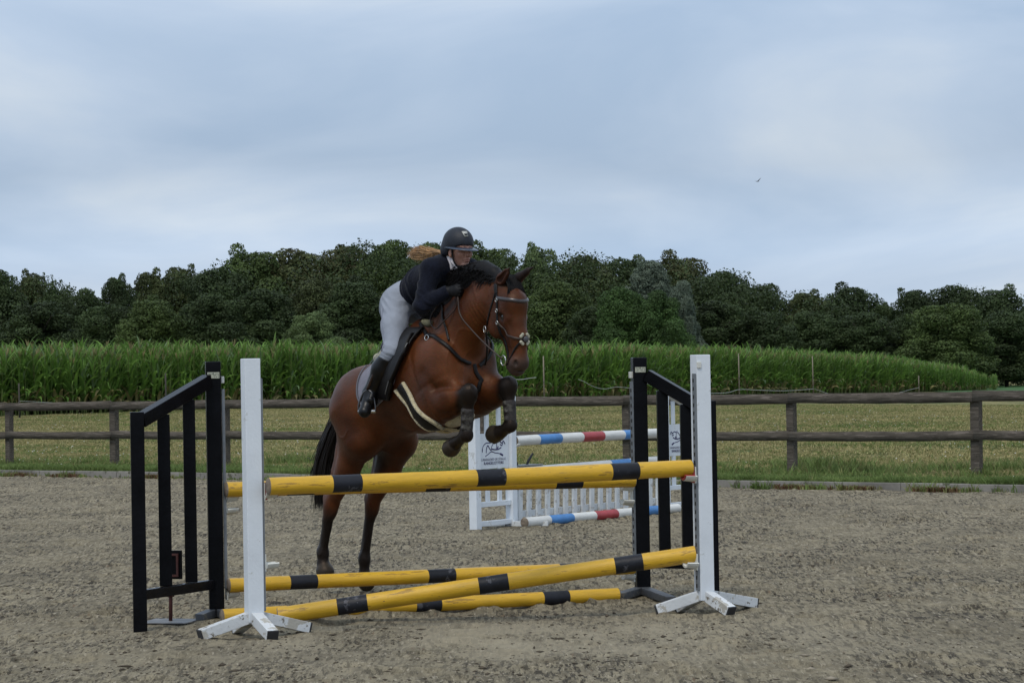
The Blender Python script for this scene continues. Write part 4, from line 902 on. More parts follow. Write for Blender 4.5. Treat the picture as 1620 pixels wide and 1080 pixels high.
#PART4
# ================================================================== ORGANIC SURFACES (signed distance field + surface nets)
class Field:
    def __init__(s, lo, hi, vox):
        s.lo = np.array(lo, float); s.vox = vox; s.n = np.ceil((np.array(hi) - s.lo) / vox).astype(int) + 1
        s.a = np.full(s.n, 1.0, np.float32)
    def _blk(s, lo, hi):
        i0 = np.clip(np.floor((lo - s.lo) / s.vox).astype(int), 0, s.n - 1); i1 = np.clip(np.ceil((hi - s.lo) / s.vox).astype(int) + 1, 1, s.n)
        g = [s.lo[k] + s.vox * np.arange(i0[k], i1[k]) for k in range(3)]
        return i0, i1, g[0][:, None, None], g[1][None, :, None], g[2][None, None, :]
    def _put(s, i0, i1, d, k, cut=False):
        sl = tuple(slice(i0[j], i1[j]) for j in range(3)); A = s.a[sl]
        if cut: d = -d; h = np.maximum(k - np.abs(A - d), 0) / k; s.a[sl] = np.maximum(A, d) + h * h * k / 4
        else: h = np.maximum(k - np.abs(A - d), 0) / k; s.a[sl] = np.minimum(A, d) - h * h * k / 4
    def cone(s, a, b, ra, rb, k=.03, sq=1.0, n=(0, 1, 0), pad=.07, cut=False):
        """tapered capsule a->b, flattened to sq along direction n"""
        a = np.array(a, float); b = np.array(b, float); R = max(ra, rb) + pad
        i0, i1, X, Y, Z = s._blk(np.minimum(a, b) - R, np.maximum(a, b) + R)
        px, py, pz = X - a[0], Y - a[1], Z - a[2]; ab = b - a; n = np.array(n, float); n /= np.linalg.norm(n)
        if sq != 1:
            q = (px * n[0] + py * n[1] + pz * n[2]) * (1 / sq - 1); px, py, pz = px + q * n[0], py + q * n[1], pz + q * n[2]; ab = ab + n * (ab @ n) * (1 / sq - 1)
        L2 = max(ab @ ab, 1e-9); t = np.clip((px * ab[0] + py * ab[1] + pz * ab[2]) / L2, 0, 1)
        d = np.sqrt((px - t * ab[0]) ** 2 + (py - t * ab[1]) ** 2 + (pz - t * ab[2]) ** 2) - (ra + (rb - ra) * t)
        s._put(i0, i1, d.astype(np.float32), k, cut); return s
    def ell(s, c, r, k=.03, R=None, pad=.07, cut=False):
        c = np.array(c, float); r = np.array(r, float); m = r.max() + pad; i0, i1, X, Y, Z = s._blk(c - m, c + m)
        P = [X - c[0], Y - c[1], Z - c[2]]
        if R is not None: R = np.array(R); P = [P[0] * R[0, j] + P[1] * R[1, j] + P[2] * R[2, j] for j in range(3)]
        q0 = np.sqrt((P[0] / r[0]) ** 2 + (P[1] / r[1]) ** 2 + (P[2] / r[2]) ** 2); q1 = np.sqrt((P[0] / r[0] ** 2) ** 2 + (P[1] / r[1] ** 2) ** 2 + (P[2] / r[2] ** 2) ** 2)
        s._put(i0, i1, (q0 * (q0 - 1) / np.maximum(q1, 1e-6)).astype(np.float32), k, cut); return s
    def half(s, p, n, k=.01):
        """cut away everything on the +n side of the plane through p"""
        n = np.array(n, float); n /= np.linalg.norm(n); i0, i1, X, Y, Z = s._blk(s.lo, s.lo + s.vox * s.n)
        d = (X - p[0]) * n[0] + (Y - p[1]) * n[1] + (Z - p[2]) * n[2]; s._put(i0, i1, -d.astype(np.float32), k, True); return s
    def val(s, P):
        P = np.atleast_2d(P); u = np.clip((P - s.lo) / s.vox, 0, s.n - 1.001); i = u.astype(int); f = u - i; o = 0
        for dx in (0, 1):
            for dy in (0, 1):
                for dz in (0, 1):
                    wgt = (f[:, 0] if dx else 1 - f[:, 0]) * (f[:, 1] if dy else 1 - f[:, 1]) * (f[:, 2] if dz else 1 - f[:, 2]); o = o + wgt * s.a[i[:, 0] + dx, i[:, 1] + dy, i[:, 2] + dz]
        return o
    def grad(s, P, e=None):
        e = e or s.vox * 1.5; g = np.stack([(s.val(P + v) - s.val(P - v)) for v in np.eye(3) * e], 1); return g / (np.linalg.norm(g, axis=1)[:, None] + 1e-9)
    def project(s, P, off=0.0, it=12):
        P = np.array(P, float)
        for _ in range(it): d = s.val(P) - off; P = P - s.grad(P) * np.clip(d, -.05, .05)[:, None] * .9
        return P
    def mesh(s):
        a = s.a; ins = a < 0
        c = [ins[dx:a.shape[0] - 1 + dx, dy:a.shape[1] - 1 + dy, dz:a.shape[2] - 1 + dz] for dx in (0, 1) for dy in (0, 1) for dz in (0, 1)]
        cnt = sum(q.astype(np.int8) for q in c); act = (cnt > 0) & (cnt < 8); I = np.argwhere(act); idx = np.full(act.shape, -1, np.int32); idx[tuple(I.T)] = np.arange(len(I))
        acc = np.zeros((len(I), 3)); num = np.zeros(len(I)); cor = [(dx, dy, dz) for dx in (0, 1) for dy in (0, 1) for dz in (0, 1)]
        for i in range(8):
            for j in range(i + 1, 8):
                A, B = np.array(cor[i]), np.array(cor[j])
                if np.abs(A - B).sum() != 1: continue
                va = a[tuple((I + A).T)]; vb = a[tuple((I + B).T)]; m = (va < 0) != (vb < 0); t = np.where(m, va / (va - vb + 1e-12), 0)
                acc[m] += (A + (B - A) * t[:, None])[m]; num[m] += 1
        V = s.lo + s.vox * (I + acc / num[:, None]); F = []
        for ax in range(3):
            o1, o2 = [q for q in range(3) if q != ax]; sh = list(a.shape); sh[ax] -= 1
            sl0 = [slice(None)] * 3; sl1 = [slice(None)] * 3; sl0[ax] = slice(0, -1); sl1[ax] = slice(1, None)
            A, B = ins[tuple(sl0)], ins[tuple(sl1)]; E = np.argwhere(A != B); E = E[(E[:, o1] > 0) & (E[:, o2] > 0) & (E[:, o1] < a.shape[o1] - 1) & (E[:, o2] < a.shape[o2] - 1)]
            fl = A[tuple(E.T)]; q = []
            for (p, r_) in ((0, 0), (1, 0), (1, 1), (0, 1)):
                C = E.copy(); C[:, o1] -= p; C[:, o2] -= r_; q.append(idx[tuple(C.T)])
            Q = np.stack(q, 1); flip = fl if ax != 1 else ~fl
            Q[flip] = Q[flip][:, ::-1]; F.append(Q)
        F = np.concatenate(F); F = F[(F >= 0).all(1)]
        return V, F[:, ::-1]
    def obj(s, name, mats, parent=None, attr=None, smooth=2, disp=None):
        V, F = s.mesh()
        for _ in range(smooth):      # light Laplacian smoothing removes voxel stepping
            S_ = np.zeros_like(V); c_ = np.zeros(len(V))
            for i in range(4):
                a_, b_ = F[:, i], F[:, (i + 1) % 4]
                for k_ in range(3): S_[:, k_] += np.bincount(a_, V[b_, k_], len(V)) + np.bincount(b_, V[a_, k_], len(V))
                c_ += np.bincount(a_, minlength=len(V)) + np.bincount(b_, minlength=len(V))
            V = V * .5 + .5 * S_ / c_[:, None]
        if disp: V = V + s.grad(V) * disp(V)[:, None]
        o = np_mesh(name, V, F, mats, parent, True)
        if attr:
            for an, fn in attr.items():
                at_ = o.data.attributes.new(an, 'FLOAT', 'POINT'); at_.data.foreach_set('value', np.clip(fn(V), 0, 1).astype(np.float32))
        return o
def n3(P, f, sd_=0.0):
    """smooth 3-D value noise in -1..1"""
    q = P * f + sd_; return (vnoise(q[:, 0] + q[:, 2] * .73 + 11, q[:, 1] - q[:, 2] * .41 + 5) + vnoise(q[:, 2] + q[:, 0] * .31, q[:, 1] * .87 + q[:, 0] * .53 + 40)) - 1
def folds(P, d, f, warp=.35, sd_=0.0):
    """sharp-crested cloth folds running across direction d, f per metre"""
    u = P @ np.array(d, float) * f + n3(P, 9, sd_) * warp * 2 + n3(P, 22, sd_ + 7) * warp; return 1 - np.abs(((u + sd_) % 1.0) * 2 - 1) ** .7 * 1.6
def sstep(x, a, b): t = np.clip((x - a) / (b - a), 0, 1); return t * t * (3 - 2 * t)
def segd(P, a, b):
    a = np.array(a, float); b = np.array(b, float); t = np.clip(((P - a) @ (b - a)) / ((b - a) @ (b - a)), 0, 1); return np.linalg.norm(P - a - t[:, None] * (b - a), axis=1), t

# ================================================================== HORSE
HA = math.radians(37); HD = np.array([math.sin(HA), -math.cos(HA), 0]); HLt = np.array([math.cos(HA), math.sin(HA), 0])
_lh = G(572, 937); HO = _lh - HLt * .14
HYAW = math.atan2(HD[1], HD[0])
def PL(px, py, s):
    """point seen at pixel px,py that lies s metres to the left of the horse's midline plane (horse coordinates: x forward, y left, z up)"""
    d = ray(px, py); t = (s - (CP - HO) @ HLt) / (d @ HLt); p = CP + d * t; return np.array([(p - HO) @ HD, s, p[2]])
m_coat = bpy.data.materials.new('bay_coat'); m_coat.use_nodes = True
def _coat(m):
    t = m.node_tree; n = t.nodes; l = t.links; b = n['Principled BSDF']; b.inputs['Roughness'].default_value = .47; b.inputs['Specular IOR Level'].default_value = .26; b.inputs['Specular Tint'].default_value = (1, .75, .6, 1)
    tcn = n.new('ShaderNodeTexCoord'); no = n.new('ShaderNodeTexNoise'); no.inputs['Scale'].default_value = 3.2; no.inputs['Detail'].default_value = 5; l.new(tcn.outputs['Object'], no.inputs['Vector'])
    r = n.new('ShaderNodeValToRGB'); e_ = r.color_ramp.elements; e_[0].position = .35; e_[0].color = (.040, .0115, .0042, 1); e_[1].position = .68; e_[1].color = (.104, .0310, .0088, 1); l.new(no.outputs['Fac'], r.inputs[0])
    hair = n.new('ShaderNodeTexNoise'); hair.inputs['Scale'].default_value = 90; hair.inputs['Detail'].default_value = 4
    mp_ = n.new('ShaderNodeMapping'); mp_.inputs['Scale'].default_value = (.5, 1.2, .9); l.new(tcn.outputs['Object'], mp_.inputs[0]); l.new(mp_.outputs[0], hair.inputs['Vector'])
    ov = n.new('ShaderNodeMix'); ov.data_type = 'RGBA'; ov.blend_type = 'OVERLAY'; ov.inputs[0].default_value = .35; l.new(r.outputs[0], ov.inputs[6]); l.new(hair.outputs['Color'], ov.inputs[7])
    col = ov.outputs[2]
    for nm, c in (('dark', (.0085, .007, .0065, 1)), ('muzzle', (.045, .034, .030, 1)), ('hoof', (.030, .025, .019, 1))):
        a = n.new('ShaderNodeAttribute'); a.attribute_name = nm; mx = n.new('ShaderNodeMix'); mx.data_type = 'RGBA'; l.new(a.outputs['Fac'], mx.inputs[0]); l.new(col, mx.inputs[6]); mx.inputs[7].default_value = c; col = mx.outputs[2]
    l.new(col, b.inputs['Base Color'])
    bp = n.new('ShaderNodeBump'); bp.inputs['Strength'].default_value = .45; bp.inputs['Distance'].default_value = .004; l.new(hair.outputs['Fac'], bp.inputs['Height'])
    n2 = n.new('ShaderNodeTexNoise'); n2.inputs['Scale'].default_value = 9; n2.inputs['Detail'].default_value = 3; l.new(tcn.outputs['Object'], n2.inputs['Vector'])
    b2 = n.new('ShaderNodeBump'); b2.inputs['Strength'].default_value = .25; b2.inputs['Distance'].default_value = .012; l.new(n2.outputs['Fac'], b2.inputs['Height']); l.new(bp.outputs[0], b2.inputs['Normal']); l.new(b2.outputs[0], b.inputs['Normal'])
_coat(m_coat)
horse = empty('horse', tuple(HO), HYAW, 'bay horse with black mane and legs jumping over the yellow poles, forelegs tucked', 'horse')

H = Field((-.32, -.42, -.05), (2.42, .42, 2.50), .0085)
A3 = lambda *v: np.array(v, float)
# --- trunk
H.cone((.60, 0, 1.375), (1.12, 0, 1.555), .275, .318, .12, sq=.93, pad=.2)
H.cone((1.10, 0, 1.60), (1.36, 0, 1.60), .300, .245, .12, sq=.84, pad=.2)
H.cone((.86, 0, 1.72), (1.22, 0, 1.915), .13, .105, .14, sq=.55, pad=.15)                     # back and withers
for s in (-1, 1):
    H.ell((.420, s * .100, 1.390), (.250, .140, .225), .13, pad=.2)                       # croup and quarter
    H.ell((.300, s * .100, 1.30), (.150, .115, .21), .10)
    H.cone((.385, s * .135, 1.32), (.50, s * .150, 1.12), .180, .130, .12)
    H.ell((1.42, s * .165, 1.60), (.170, .095, .235), .15, R=Matrix.Rotation(math.radians(22), 3, 'Y'))   # shoulder
    H.ell((1.49, s * .115, 1.50), (.120, .105, .130), .11)                                # point of shoulder, pectoral
    H.ell((1.36, s * .165, 1.43), (.16, .085, .13), .10)                                   # triceps
H.ell((.36, 0, 1.475), (.27, .17, .145), .10, pad=.1)
H.cone((.22, 0, 1.51), (.12, 0, 1.45), .055, .035, .05)                                    # dock
H.cone((1.05, 0, 1.36), (1.40, 0, 1.33), .185, .13, .10, sq=.9)                             # brisket
# --- neck
cr = [(1.18, 1.86), (1.36, 2.02), (1.55, 2.135), (1.73, 2.185), (1.87, 2.17), (1.985, 2.13)]
un = [(1.52, 1.56), (1.60, 1.70), (1.66, 1.80), (1.735, 1.88), (1.80, 1.93), (1.88, 1.965)]
wdn = [.165, .132, .110, .095, .086, .080]
for i in range(5):
    c0 = A3((cr[i][0] + un[i][0]) / 2, 0, (cr[i][1] + un[i][1]) / 2); c1 = A3((cr[i + 1][0] + un[i + 1][0]) / 2, 0, (cr[i + 1][1] + un[i + 1][1]) / 2)
    r0 = math.dist(cr[i], un[i]) / 2 * .93; r1 = math.dist(cr[i + 1], un[i + 1]) / 2 * .93
    H.cone(c0, c1, r0, r1, .06, sq=(wdn[i] / r0 + wdn[i + 1] / r1) / 2, pad=.1)
for i in range(5): H.cone((cr[i][0], 0, cr[i][1] - .02), (cr[i + 1][0], 0, cr[i + 1][1] - .02), .050, .045, .06, pad=.08)
# --- head (nose down, nearly vertical)
P_poll = A3(2.00, 0, 2.155); 
H.cone((1.985, 0, 2.115), (2.075, 0, 2.03), .088, .092, .04, sq=.92)                        # cranium
H.cone((2.075, 0, 2.02), (2.125, 0, 1.80), .088, .058, .05, sq=.92)                         # face
H.cone((2.125, 0, 1.80), (2.135, 0, 1.66), .058, .054, .04, sq=.94)                         # nasal
H.ell((2.120, 0, 1.630), (.062, .066, .058), .03)                                          # muzzle
H.ell((2.100, 0, 1.590), (.048, .050, .040), .025); H.ell((2.050, 0, 1.615), (.040, .036, .034), .03)   # lips, chin
H.cone((1.995, 0, 1.90), (2.06, 0, 1.68), .072, .040, .05, sq=.72)                          # lower jaw
for s in (-1, 1):
    H.ell((1.965, s * .052, 1.925), (.105, .034, .125), .04, R=Matrix.Rotation(math.radians(12), 3, 'Y'))   # cheek
    H.cone((2.06, s * .072, 1.985), (2.10, s * .066, 1.93), .026, .020, .03)                # brow bone
    H.ell((2.055, s * .080, 1.945), (.026, .014, .022), .012, cut=True)                    # eye socket
    H.cone((2.085, s * .070, 1.90), (2.115, s * .048, 1.80), .016, .010, .03)               # facial crest
    H.ell((2.140, s * .044, 1.640), (.026, .020, .032), .02)                               # nostril flare
    H.ell((2.158, s * .052, 1.634), (.013, .013, .021), .008, cut=True)
H.ell((2.155, 0, 1.585), (.03, .07, .004), .010, cut=True)                                  # mouth line
# --- forelegs
def fore(el, kn, fe_, ho, s):
    el, kn, fe_, ho = map(np.array, (el, kn, fe_, ho)); ax = kn - el
    H.cone(el - ax * .18 + A3(0, 0, -.01), el + ax * .45, .135, .112, .08, sq=.84); H.cone(el + ax * .35, kn - ax * .04, .104, .060, .05, sq=.92)
    H.ell(kn, (.054, .050, .062), .05); H.ell(kn + (kn - fe_) * .06 + ax * .04, (.046, .044, .036), .04)
    c = fe_ - kn; H.cone(kn + c * .10, fe_ - c * .12, .046, .037, .03, sq=.88)
    bk = np.cross(c, A3(0, 1, 0)); bk /= np.linalg.norm(bk); bk *= -np.sign(bk @ ax) if abs(bk @ ax) > 1e-6 else 1
    H.cone(kn + c * .16 + bk * .026, fe_ - c * .08 + bk * .030, .022, .021, .02)
    H.ell(fe_, (.047, .044, .049), .025); H.ell(fe_ + bk * .028, (.028, .028, .032), .02)
    H.cone(fe_, ho, .036, .041, .025)
kR, fR, hR_ = PL(741, 622, -.15), PL(738, 688, -.14), PL(721, 700, -.13); eR = A3(1.43, -.165, 1.365)
kL, fL, hL_ = PL(804, 612, .15), PL(808, 673, .14), PL(792, 683, .13); eL = A3(1.47, .165, 1.43)
fore(eR, kR, fR, hR_, -1); fore(eL, kL, fL, hL_, 1)
def hoofshape(c, d, r0=.046, r1=.066, L_=.095, k=.010):
    """hoof: short widening frustum from c along d, cut flat at the sole"""
    c = np.array(c, float); d = np.array(d, float); d /= np.linalg.norm(d); H.cone(c, c + d * L_ * .75, r0, r1 * .93, k, pad=.05)
    H.ell(c + d * L_ * .62, (r1 * 1.0, r1 * .96, r1 * .8), k)
HOOF = []
def dohoof(c, d, sole): hoofshape(c, d); HOOF.append((np.array(c, float), np.array(d, float) / np.linalg.norm(d)))
dohoof(hR_, PL(705, 718, -.125) - hR_, None); dohoof(hL_, PL(775, 690, .125) - hL_, None)
# --- hind legs
def hind(st, hk, fe_, ho, s):
    st, hk, fe_, ho = map(np.array, (st, hk, fe_, ho)); g = hk - st
    H.cone(st + A3(-.06, 0, .03), st + g * .50 + A3(-.015, 0, 0), .150, .092, .09, sq=.74); H.cone(st + g * .42, hk - g * .02, .092, .050, .05, sq=.80)
    H.cone(st + A3(-.17, 0, .10), hk + A3(-.018, 0, .05), .090, .028, .06, sq=.6)         # hamstring line to the point of hock
    H.ell(hk + A3(.010, 0, -.02), (.060, .044, .085), .04); H.ell(hk + A3(-.044, 0, .045), (.030, .027, .040), .03)
    c = fe_ - hk; H.cone(hk + c * .12, fe_ - c * .12, .042, .034, .03, sq=.88); H.cone(hk + c * .1 + A3(-.026, 0, 0), fe_ + A3(-.028, 0, .03), .021, .020, .02)
    H.ell(fe_, (.045, .043, .052), .025); H.ell(fe_ + A3(-.028, 0, -.004), (.030, .030, .034), .02); H.cone(fe_, ho, .034, .040, .025)
hkR, hfR, hhR = PL(523, 797, -.15), PL(511, 874, -.14), PL(511, 890, -.14)
hkL, hfL, hhL = PL(588, 797, .15), PL(577, 884, .14), PL(576, 908, .14)
hind((.49, -.155, 1.10), hkR, hfR, hhR, -1); hind((.50, .155, 1.05), hkL, hfL, hhL, 1)
dohoof(hhR, A3(.35, 0, -.8), None); dohoof(hhL + A3(0, 0, 0), A3(.45, 0, -.85), None)
H.half((0, 0, .012), (0, 0, -1), .004)
EYE = [A3(2.058, s * .0755, 1.945) for s in (-1, 1)]

def f_dark(P):
    m = np.zeros(len(P))
    for el, kn, fe_, ho in ((eR, kR, fR, hR_), (eL, kL, fL, hL_)):
        d, t = segd(P, el, kn); m = np.maximum(m, (d < .14) * sstep(t, .70, .98) * (P[:, 0] > 1.5)); d, t = segd(P, kn + (fe_ - kn) * .22, fe_); m = np.maximum(m, 1 - sstep(d, .060, .105)); d, t = segd(P, fe_, ho); m = np.maximum(m, d < .14)
    for sgn, hk in ((-1, hkR), (1, hkL)): m = np.maximum(m, (P[:, 1] * sgn > 0) * sstep(-P[:, 2], -(hk[2] + .02), -(hk[2] - .14)) * (P[:, 0] < .9))
    m = np.maximum(m, sstep(P[:, 2], 2.115, 2.16) * sstep(P[:, 0], 1.93, 1.97) * .8)
    m = np.maximum(m, .85 * (1 - sstep(np.linalg.norm(P - A3(.34, 0, 1.02), axis=1), .10, .22)) * (np.abs(P[:, 1]) < .12))  # shade between the hind legs, put into the coat colour
    for e_ in EYE: m = np.maximum(m, .75 * (1 - sstep(np.linalg.norm(P - e_, axis=1), .020, .048)))
    for s in (-1, 1): m = np.maximum(m, 1 - sstep(np.linalg.norm((P - A3(2.160, s * .054, 1.634)) / A3(1, 1, 1.3), axis=1), .010, .022))
    return m
def f_muz(P): return sstep(-P[:, 2], -1.72, -1.62) * (P[:, 0] > 1.9) * .85
def f_hoof(P):
    m = np.zeros(len(P))
    for c, d in HOOF: t = (P - c) @ d; m = np.maximum(m, (np.linalg.norm(P - c - d * .04, axis=1) < .115) * sstep(t, .006, .018))
    return m
def f_hd(P):
    """muscle edges, skin folds behind the elbow and at the throat, raised veins on face, belly and legs"""
    m = .0035 * n3(P, 7) + .0022 * n3(P, 16, 3)
    girthf = np.exp(-((P[:, 0] - 1.22) / .10) ** 2 - ((P[:, 2] - 1.36) / .14) ** 2); m = m + .005 * girthf * folds(P, (1, 0, .55), 26, .3, .2)
    thr = np.exp(-((P[:, 0] - 1.80) / .07) ** 2 - ((P[:, 2] - 1.95) / .10) ** 2); m = m + .005 * thr * folds(P, (.9, 0, .5), 30, .25, .6)
    v = np.abs(n3(P * np.array([1, 1, .6]), 6.5, 21)); m = m + .0030 * np.exp(-(v / .035) ** 2) * (np.abs(P[:, 1]) > .03) * ((P[:, 0] > 1.2) | (P[:, 2] < 1.2))
    for (pa, pb, dp, wd) in ((PL(684, 614, -.27), PL(726, 606, -.20), .028, .014), (PL(690, 668, -.26), PL(724, 650, -.20), .022, .014), (PL(668, 590, -.28), PL(688, 625, -.27), .010, .018), (PL(742, 560, -.12), PL(752, 610, -.10), .012, .022)):
        dd, _t = segd(P, pa, pb); m = m - dp * np.exp(-(dd / (wd * 2.2)) ** 2)
    fl = np.exp(-((P[:, 0] - .66) / .10) ** 2 - ((P[:, 2] - 1.22) / .12) ** 2); m = m - .012 * fl
    gr = np.exp(-(((P[:, 0] - 1.30) * .9 + (P[:, 2] - 1.62) * .42) / .022) ** 2) * np.exp(-((P[:, 2] - 1.62) / .16) ** 2); m = m - .008 * gr      # edge of the shoulder blade
    g2 = np.exp(-(((P[:, 0] - 1.46) * .5 - (P[:, 2] - 1.50)) / .022) ** 2) * np.exp(-((P[:, 0] - 1.46) / .10) ** 2); m = m - .007 * g2
    g3 = np.exp(-(((P[:, 0] - .20) + (P[:, 2] - 1.15) * .25) / .018) ** 2) * np.exp(-((P[:, 2] - 1.15) / .20) ** 2) * (np.abs(P[:, 1]) > .08); m = m - .007 * g3
    return m
hb = H.obj('body', m_coat, horse, {'dark': f_dark, 'muzzle': f_muz, 'hoof': f_hoof}, smooth=2, disp=f_hd)
m_eye = mat('horse_eye', (0.006, 0.004, 0.003), .08, .1, 5, spec=.8, coat=.6)
for e_ in EYE:
    F_ = Field(e_ - .04, e_ + .04, .004); F_.ell(e_ - A3(0, np.sign(e_[1]) * .008, 0), (.022, .015, .019), .003); F_.obj('eye', m_eye, horse, smooth=1)
# ears
m_ear = mat('ear_coat', (.035, .014, .008), .6, .25, 20, sheen=.2); m_eard = mat('ear_inner', (.06, .022, .012), .7, .25, 30)
def ear(base, tip, open_dir, s):
    base, tip, od = map(np.array, (base, tip, open_dir)); od = od / np.linalg.norm(od); F_ = Field(np.minimum(base, tip) - .06, np.maximum(base, tip) + .06, .004); ax = tip - base
    F_.cone(base, base + ax * .35, .030, .037, .015, sq=.8, n=od); F_.cone(base + ax * .30, base + ax * .75, .037, .024, .015, sq=.7, n=od); F_.cone(base + ax * .65, tip, .021, .005, .012, sq=.7, n=od)
    F_.cone(base + ax * .22 + od * .026, base + ax * .80 + od * .016, .020, .009, .010, sq=.9, n=od, cut=True)
    def inner(P): q = P - base; return ((q - np.outer(q @ ax / (ax @ ax), ax)) @ od > .002) * 1.0
    o = F_.obj('ear', mat('ear', (.014, .007, .005), .6, .25, 20, spec=.2, attr=('inner', (.045, .016, .009))), horse, {'inner': inner}, smooth=1); return o
ear((1.985, -.052, 2.165), PL(806, 424, -.078), (.45, -.75, 0), -1); ear((1.990, .056, 2.165), PL(844, 422, .085), (.62, .60, 0), 1)

# --- hair
def strands(name, gen, n, m, parent, w0=.004, seg=7):
    """n tapering flat-ish three-sided strands; gen(i) -> control points"""
    V, F = [], []; o = 0
    for i in range(n):
        P = catmull(gen(i), 3)[:: 1]; k = len(P); T = np.gradient(P, axis=0); a = np.cross(T, RNG.normal(size=3)); a /= np.linalg.norm(a, axis=1)[:, None] + 1e-9; b = np.cross(T, a); b /= np.linalg.norm(b, axis=1)[:, None] + 1e-9
        w_ = w0 * RNG.uniform(.6, 1.4) * (1 - np.linspace(0, 1, k) ** 2.2 * .9)
        for q in range(3): th = q * 2.094; V.append(P + (a * math.cos(th) + b * math.sin(th) * .5) * w_[:, None])
        idx = np.arange(k - 1)
        for q in range(3): r_ = (q + 1) % 3; F.append(np.stack([o + q * k + idx, o + q * k + idx + 1, o + r_ * k + idx + 1, o + r_ * k + idx], 1))
        o += 3 * k
    return np_mesh(name, np.concatenate(V), np.concatenate(F), m, parent, True)
m_mane = mat('black_hair', (.0048, .0042, .0045), .55, .25, 30, spec=.18); 
crc = catmull([(c[0], 0, c[1] + .02) for c in cr], 12)
def mane_top(x): return np.interp(x, [1.20, 1.30, 1.45, 1.60, 1.75, 1.88, 2.0], [2.04, 2.13, 2.235, 2.31, 2.325, 2.275, 2.19])
def g_mane(i):
    x0 = RNG.uniform(1.20, 2.00); z0 = np.interp(x0, [c[0] for c in cr], [c[1] for c in cr]) + .015; zt = mane_top(x0); f = RNG.random() ** .7
    hgt = (zt - z0) * f; s = RNG.normal(0, .022); side = RNG.choice([-1, 1], p=[.6, .4]); back = RNG.uniform(.05, .16)
    e_ = A3(x0 - back - RNG.uniform(0, .05), side * RNG.uniform(.05, .095), z0 + hgt * .45 - RNG.uniform(-.01, .11) * (f < .7))
    e_[2] = max(e_[2], mane_top(e_[0]) - .22)
    return [A3(x0, s * .6, z0 - .025), A3(x0 - back * .25, s, z0 + hgt * .75), A3(x0 - back * .65, s + side * .025, z0 + hgt * .95), e_]
strands('mane', g_mane, 3600, m_mane, horse, .0050)
F_ = Field((1.1, -.14, 1.85), (2.08, .14, 2.4), .008)         # dense core of the mane
xs_ = np.linspace(1.22, 1.99, 14)
for a_, b_ in zip(xs_[:-1], xs_[1:]):
    za, zb = mane_top(a_), mane_top(b_); ca = np.interp(a_, [c[0] for c in cr], [c[1] for c in cr]); cb = np.interp(b_, [c[0] for c in cr], [c[1] for c in cr])
    F_.cone((a_, 0, (za * .62 + ca * .38)), (b_, 0, (zb * .62 + cb * .38)), max(.03, (za - ca) * .40), max(.03, (zb - cb) * .40), .03, sq=1.0)
    F_.cone((a_, 0, ca), (b_, 0, cb), .054, .050, .03)
F_.obj('mane_root', m_mane, horse, smooth=2)
def g_fore(i):
    x = RNG.uniform(1.97, 2.04); y = RNG.uniform(-.045, .045); e_ = A3(2.11 + RNG.uniform(-.015, .02), y * 1.6 + RNG.normal(0, .012), 2.045 + RNG.uniform(-.035, .05))
    return [A3(x, y, 2.185), A3(2.045, y * 1.2, 2.205 + RNG.uniform(-.01, .02)), A3(2.10, y * 1.4, 2.14), e_]
strands('forelock', g_fore, 420, m_mane, horse, .004)
tl = [PL(548, 608, 0), PL(536, 640, -.01), PL(529, 690, -.01), PL(518, 725, -.01), PL(511, 757, -.01), PL(506, 788, -.01)]
tl[0] = A3(.14, 0, 1.48); tl[1] = A3(.06, 0, 1.36)
def g_tail(i):
    r_ = RNG.normal(0, 1, 3); k = RNG.integers(3, 7) if RNG.random() < .4 else 6; sp_ = [.015, .022, .030, .034, .034, .028]
    P = [tl[j] + A3(r_[0] * sp_[j] * .9, r_[1] * sp_[j], RNG.normal(0, .012) + (r_[2] * .05 if j > 3 else 0)) for j in range(k)]; return P
strands('tail', g_tail, 1500, mat('tail_hair', (.012, .008, .007), .5, .25, 30), horse, .0048)
#PART4B
# ================================================================== TACK
def surf_path(P, off, k=6):
    P = catmull(P, k); return H.project(P, off, 40)
def strap(name, P, wd, th, m, parent, off=.008, k=6, close=False, wf=None):
    """flat strap lying on the horse along points P"""
    Q = surf_path(P, off, k); N_ = H.grad(Q); T = np.gradient(Q, axis=0); T /= np.linalg.norm(T, axis=1)[:, None] + 1e-9
    for _ in range(2): N_[1:-1] = (N_[:-2] + 2 * N_[1:-1] + N_[2:]) / 4
    N_ = N_ - T * (N_ * T).sum(1)[:, None]; N_ /= np.linalg.norm(N_, axis=1)[:, None] + 1e-9; B = np.cross(N_, T)
    w_ = np.full(len(Q), wd) if wf is None else wd * np.interp(np.linspace(0, 1, len(Q)), np.linspace(0, 1, len(wf)), wf)
    prof = [(-.5, -.3), (-.5, .3), (-.38, .8), (0, 1.0), (.38, .8), (.5, .3), (.5, -.3)]; n = len(prof); V = []
    for (u, v) in prof: V.append(Q + B * (w_ * u)[:, None] + N_ * (th * v))
    V = np.stack(V, 1).reshape(-1, 3); F = []
    for i in range(len(Q) - 1):
        for j in range(n - 1): F.append([i * n + j, i * n + j + 1, (i + 1) * n + j + 1, (i + 1) * n + j])
        F.append([i * n + n - 1, i * n, (i + 1) * n, (i + 1) * n + n - 1])
    return np_mesh(name, V, F, m, parent, True)
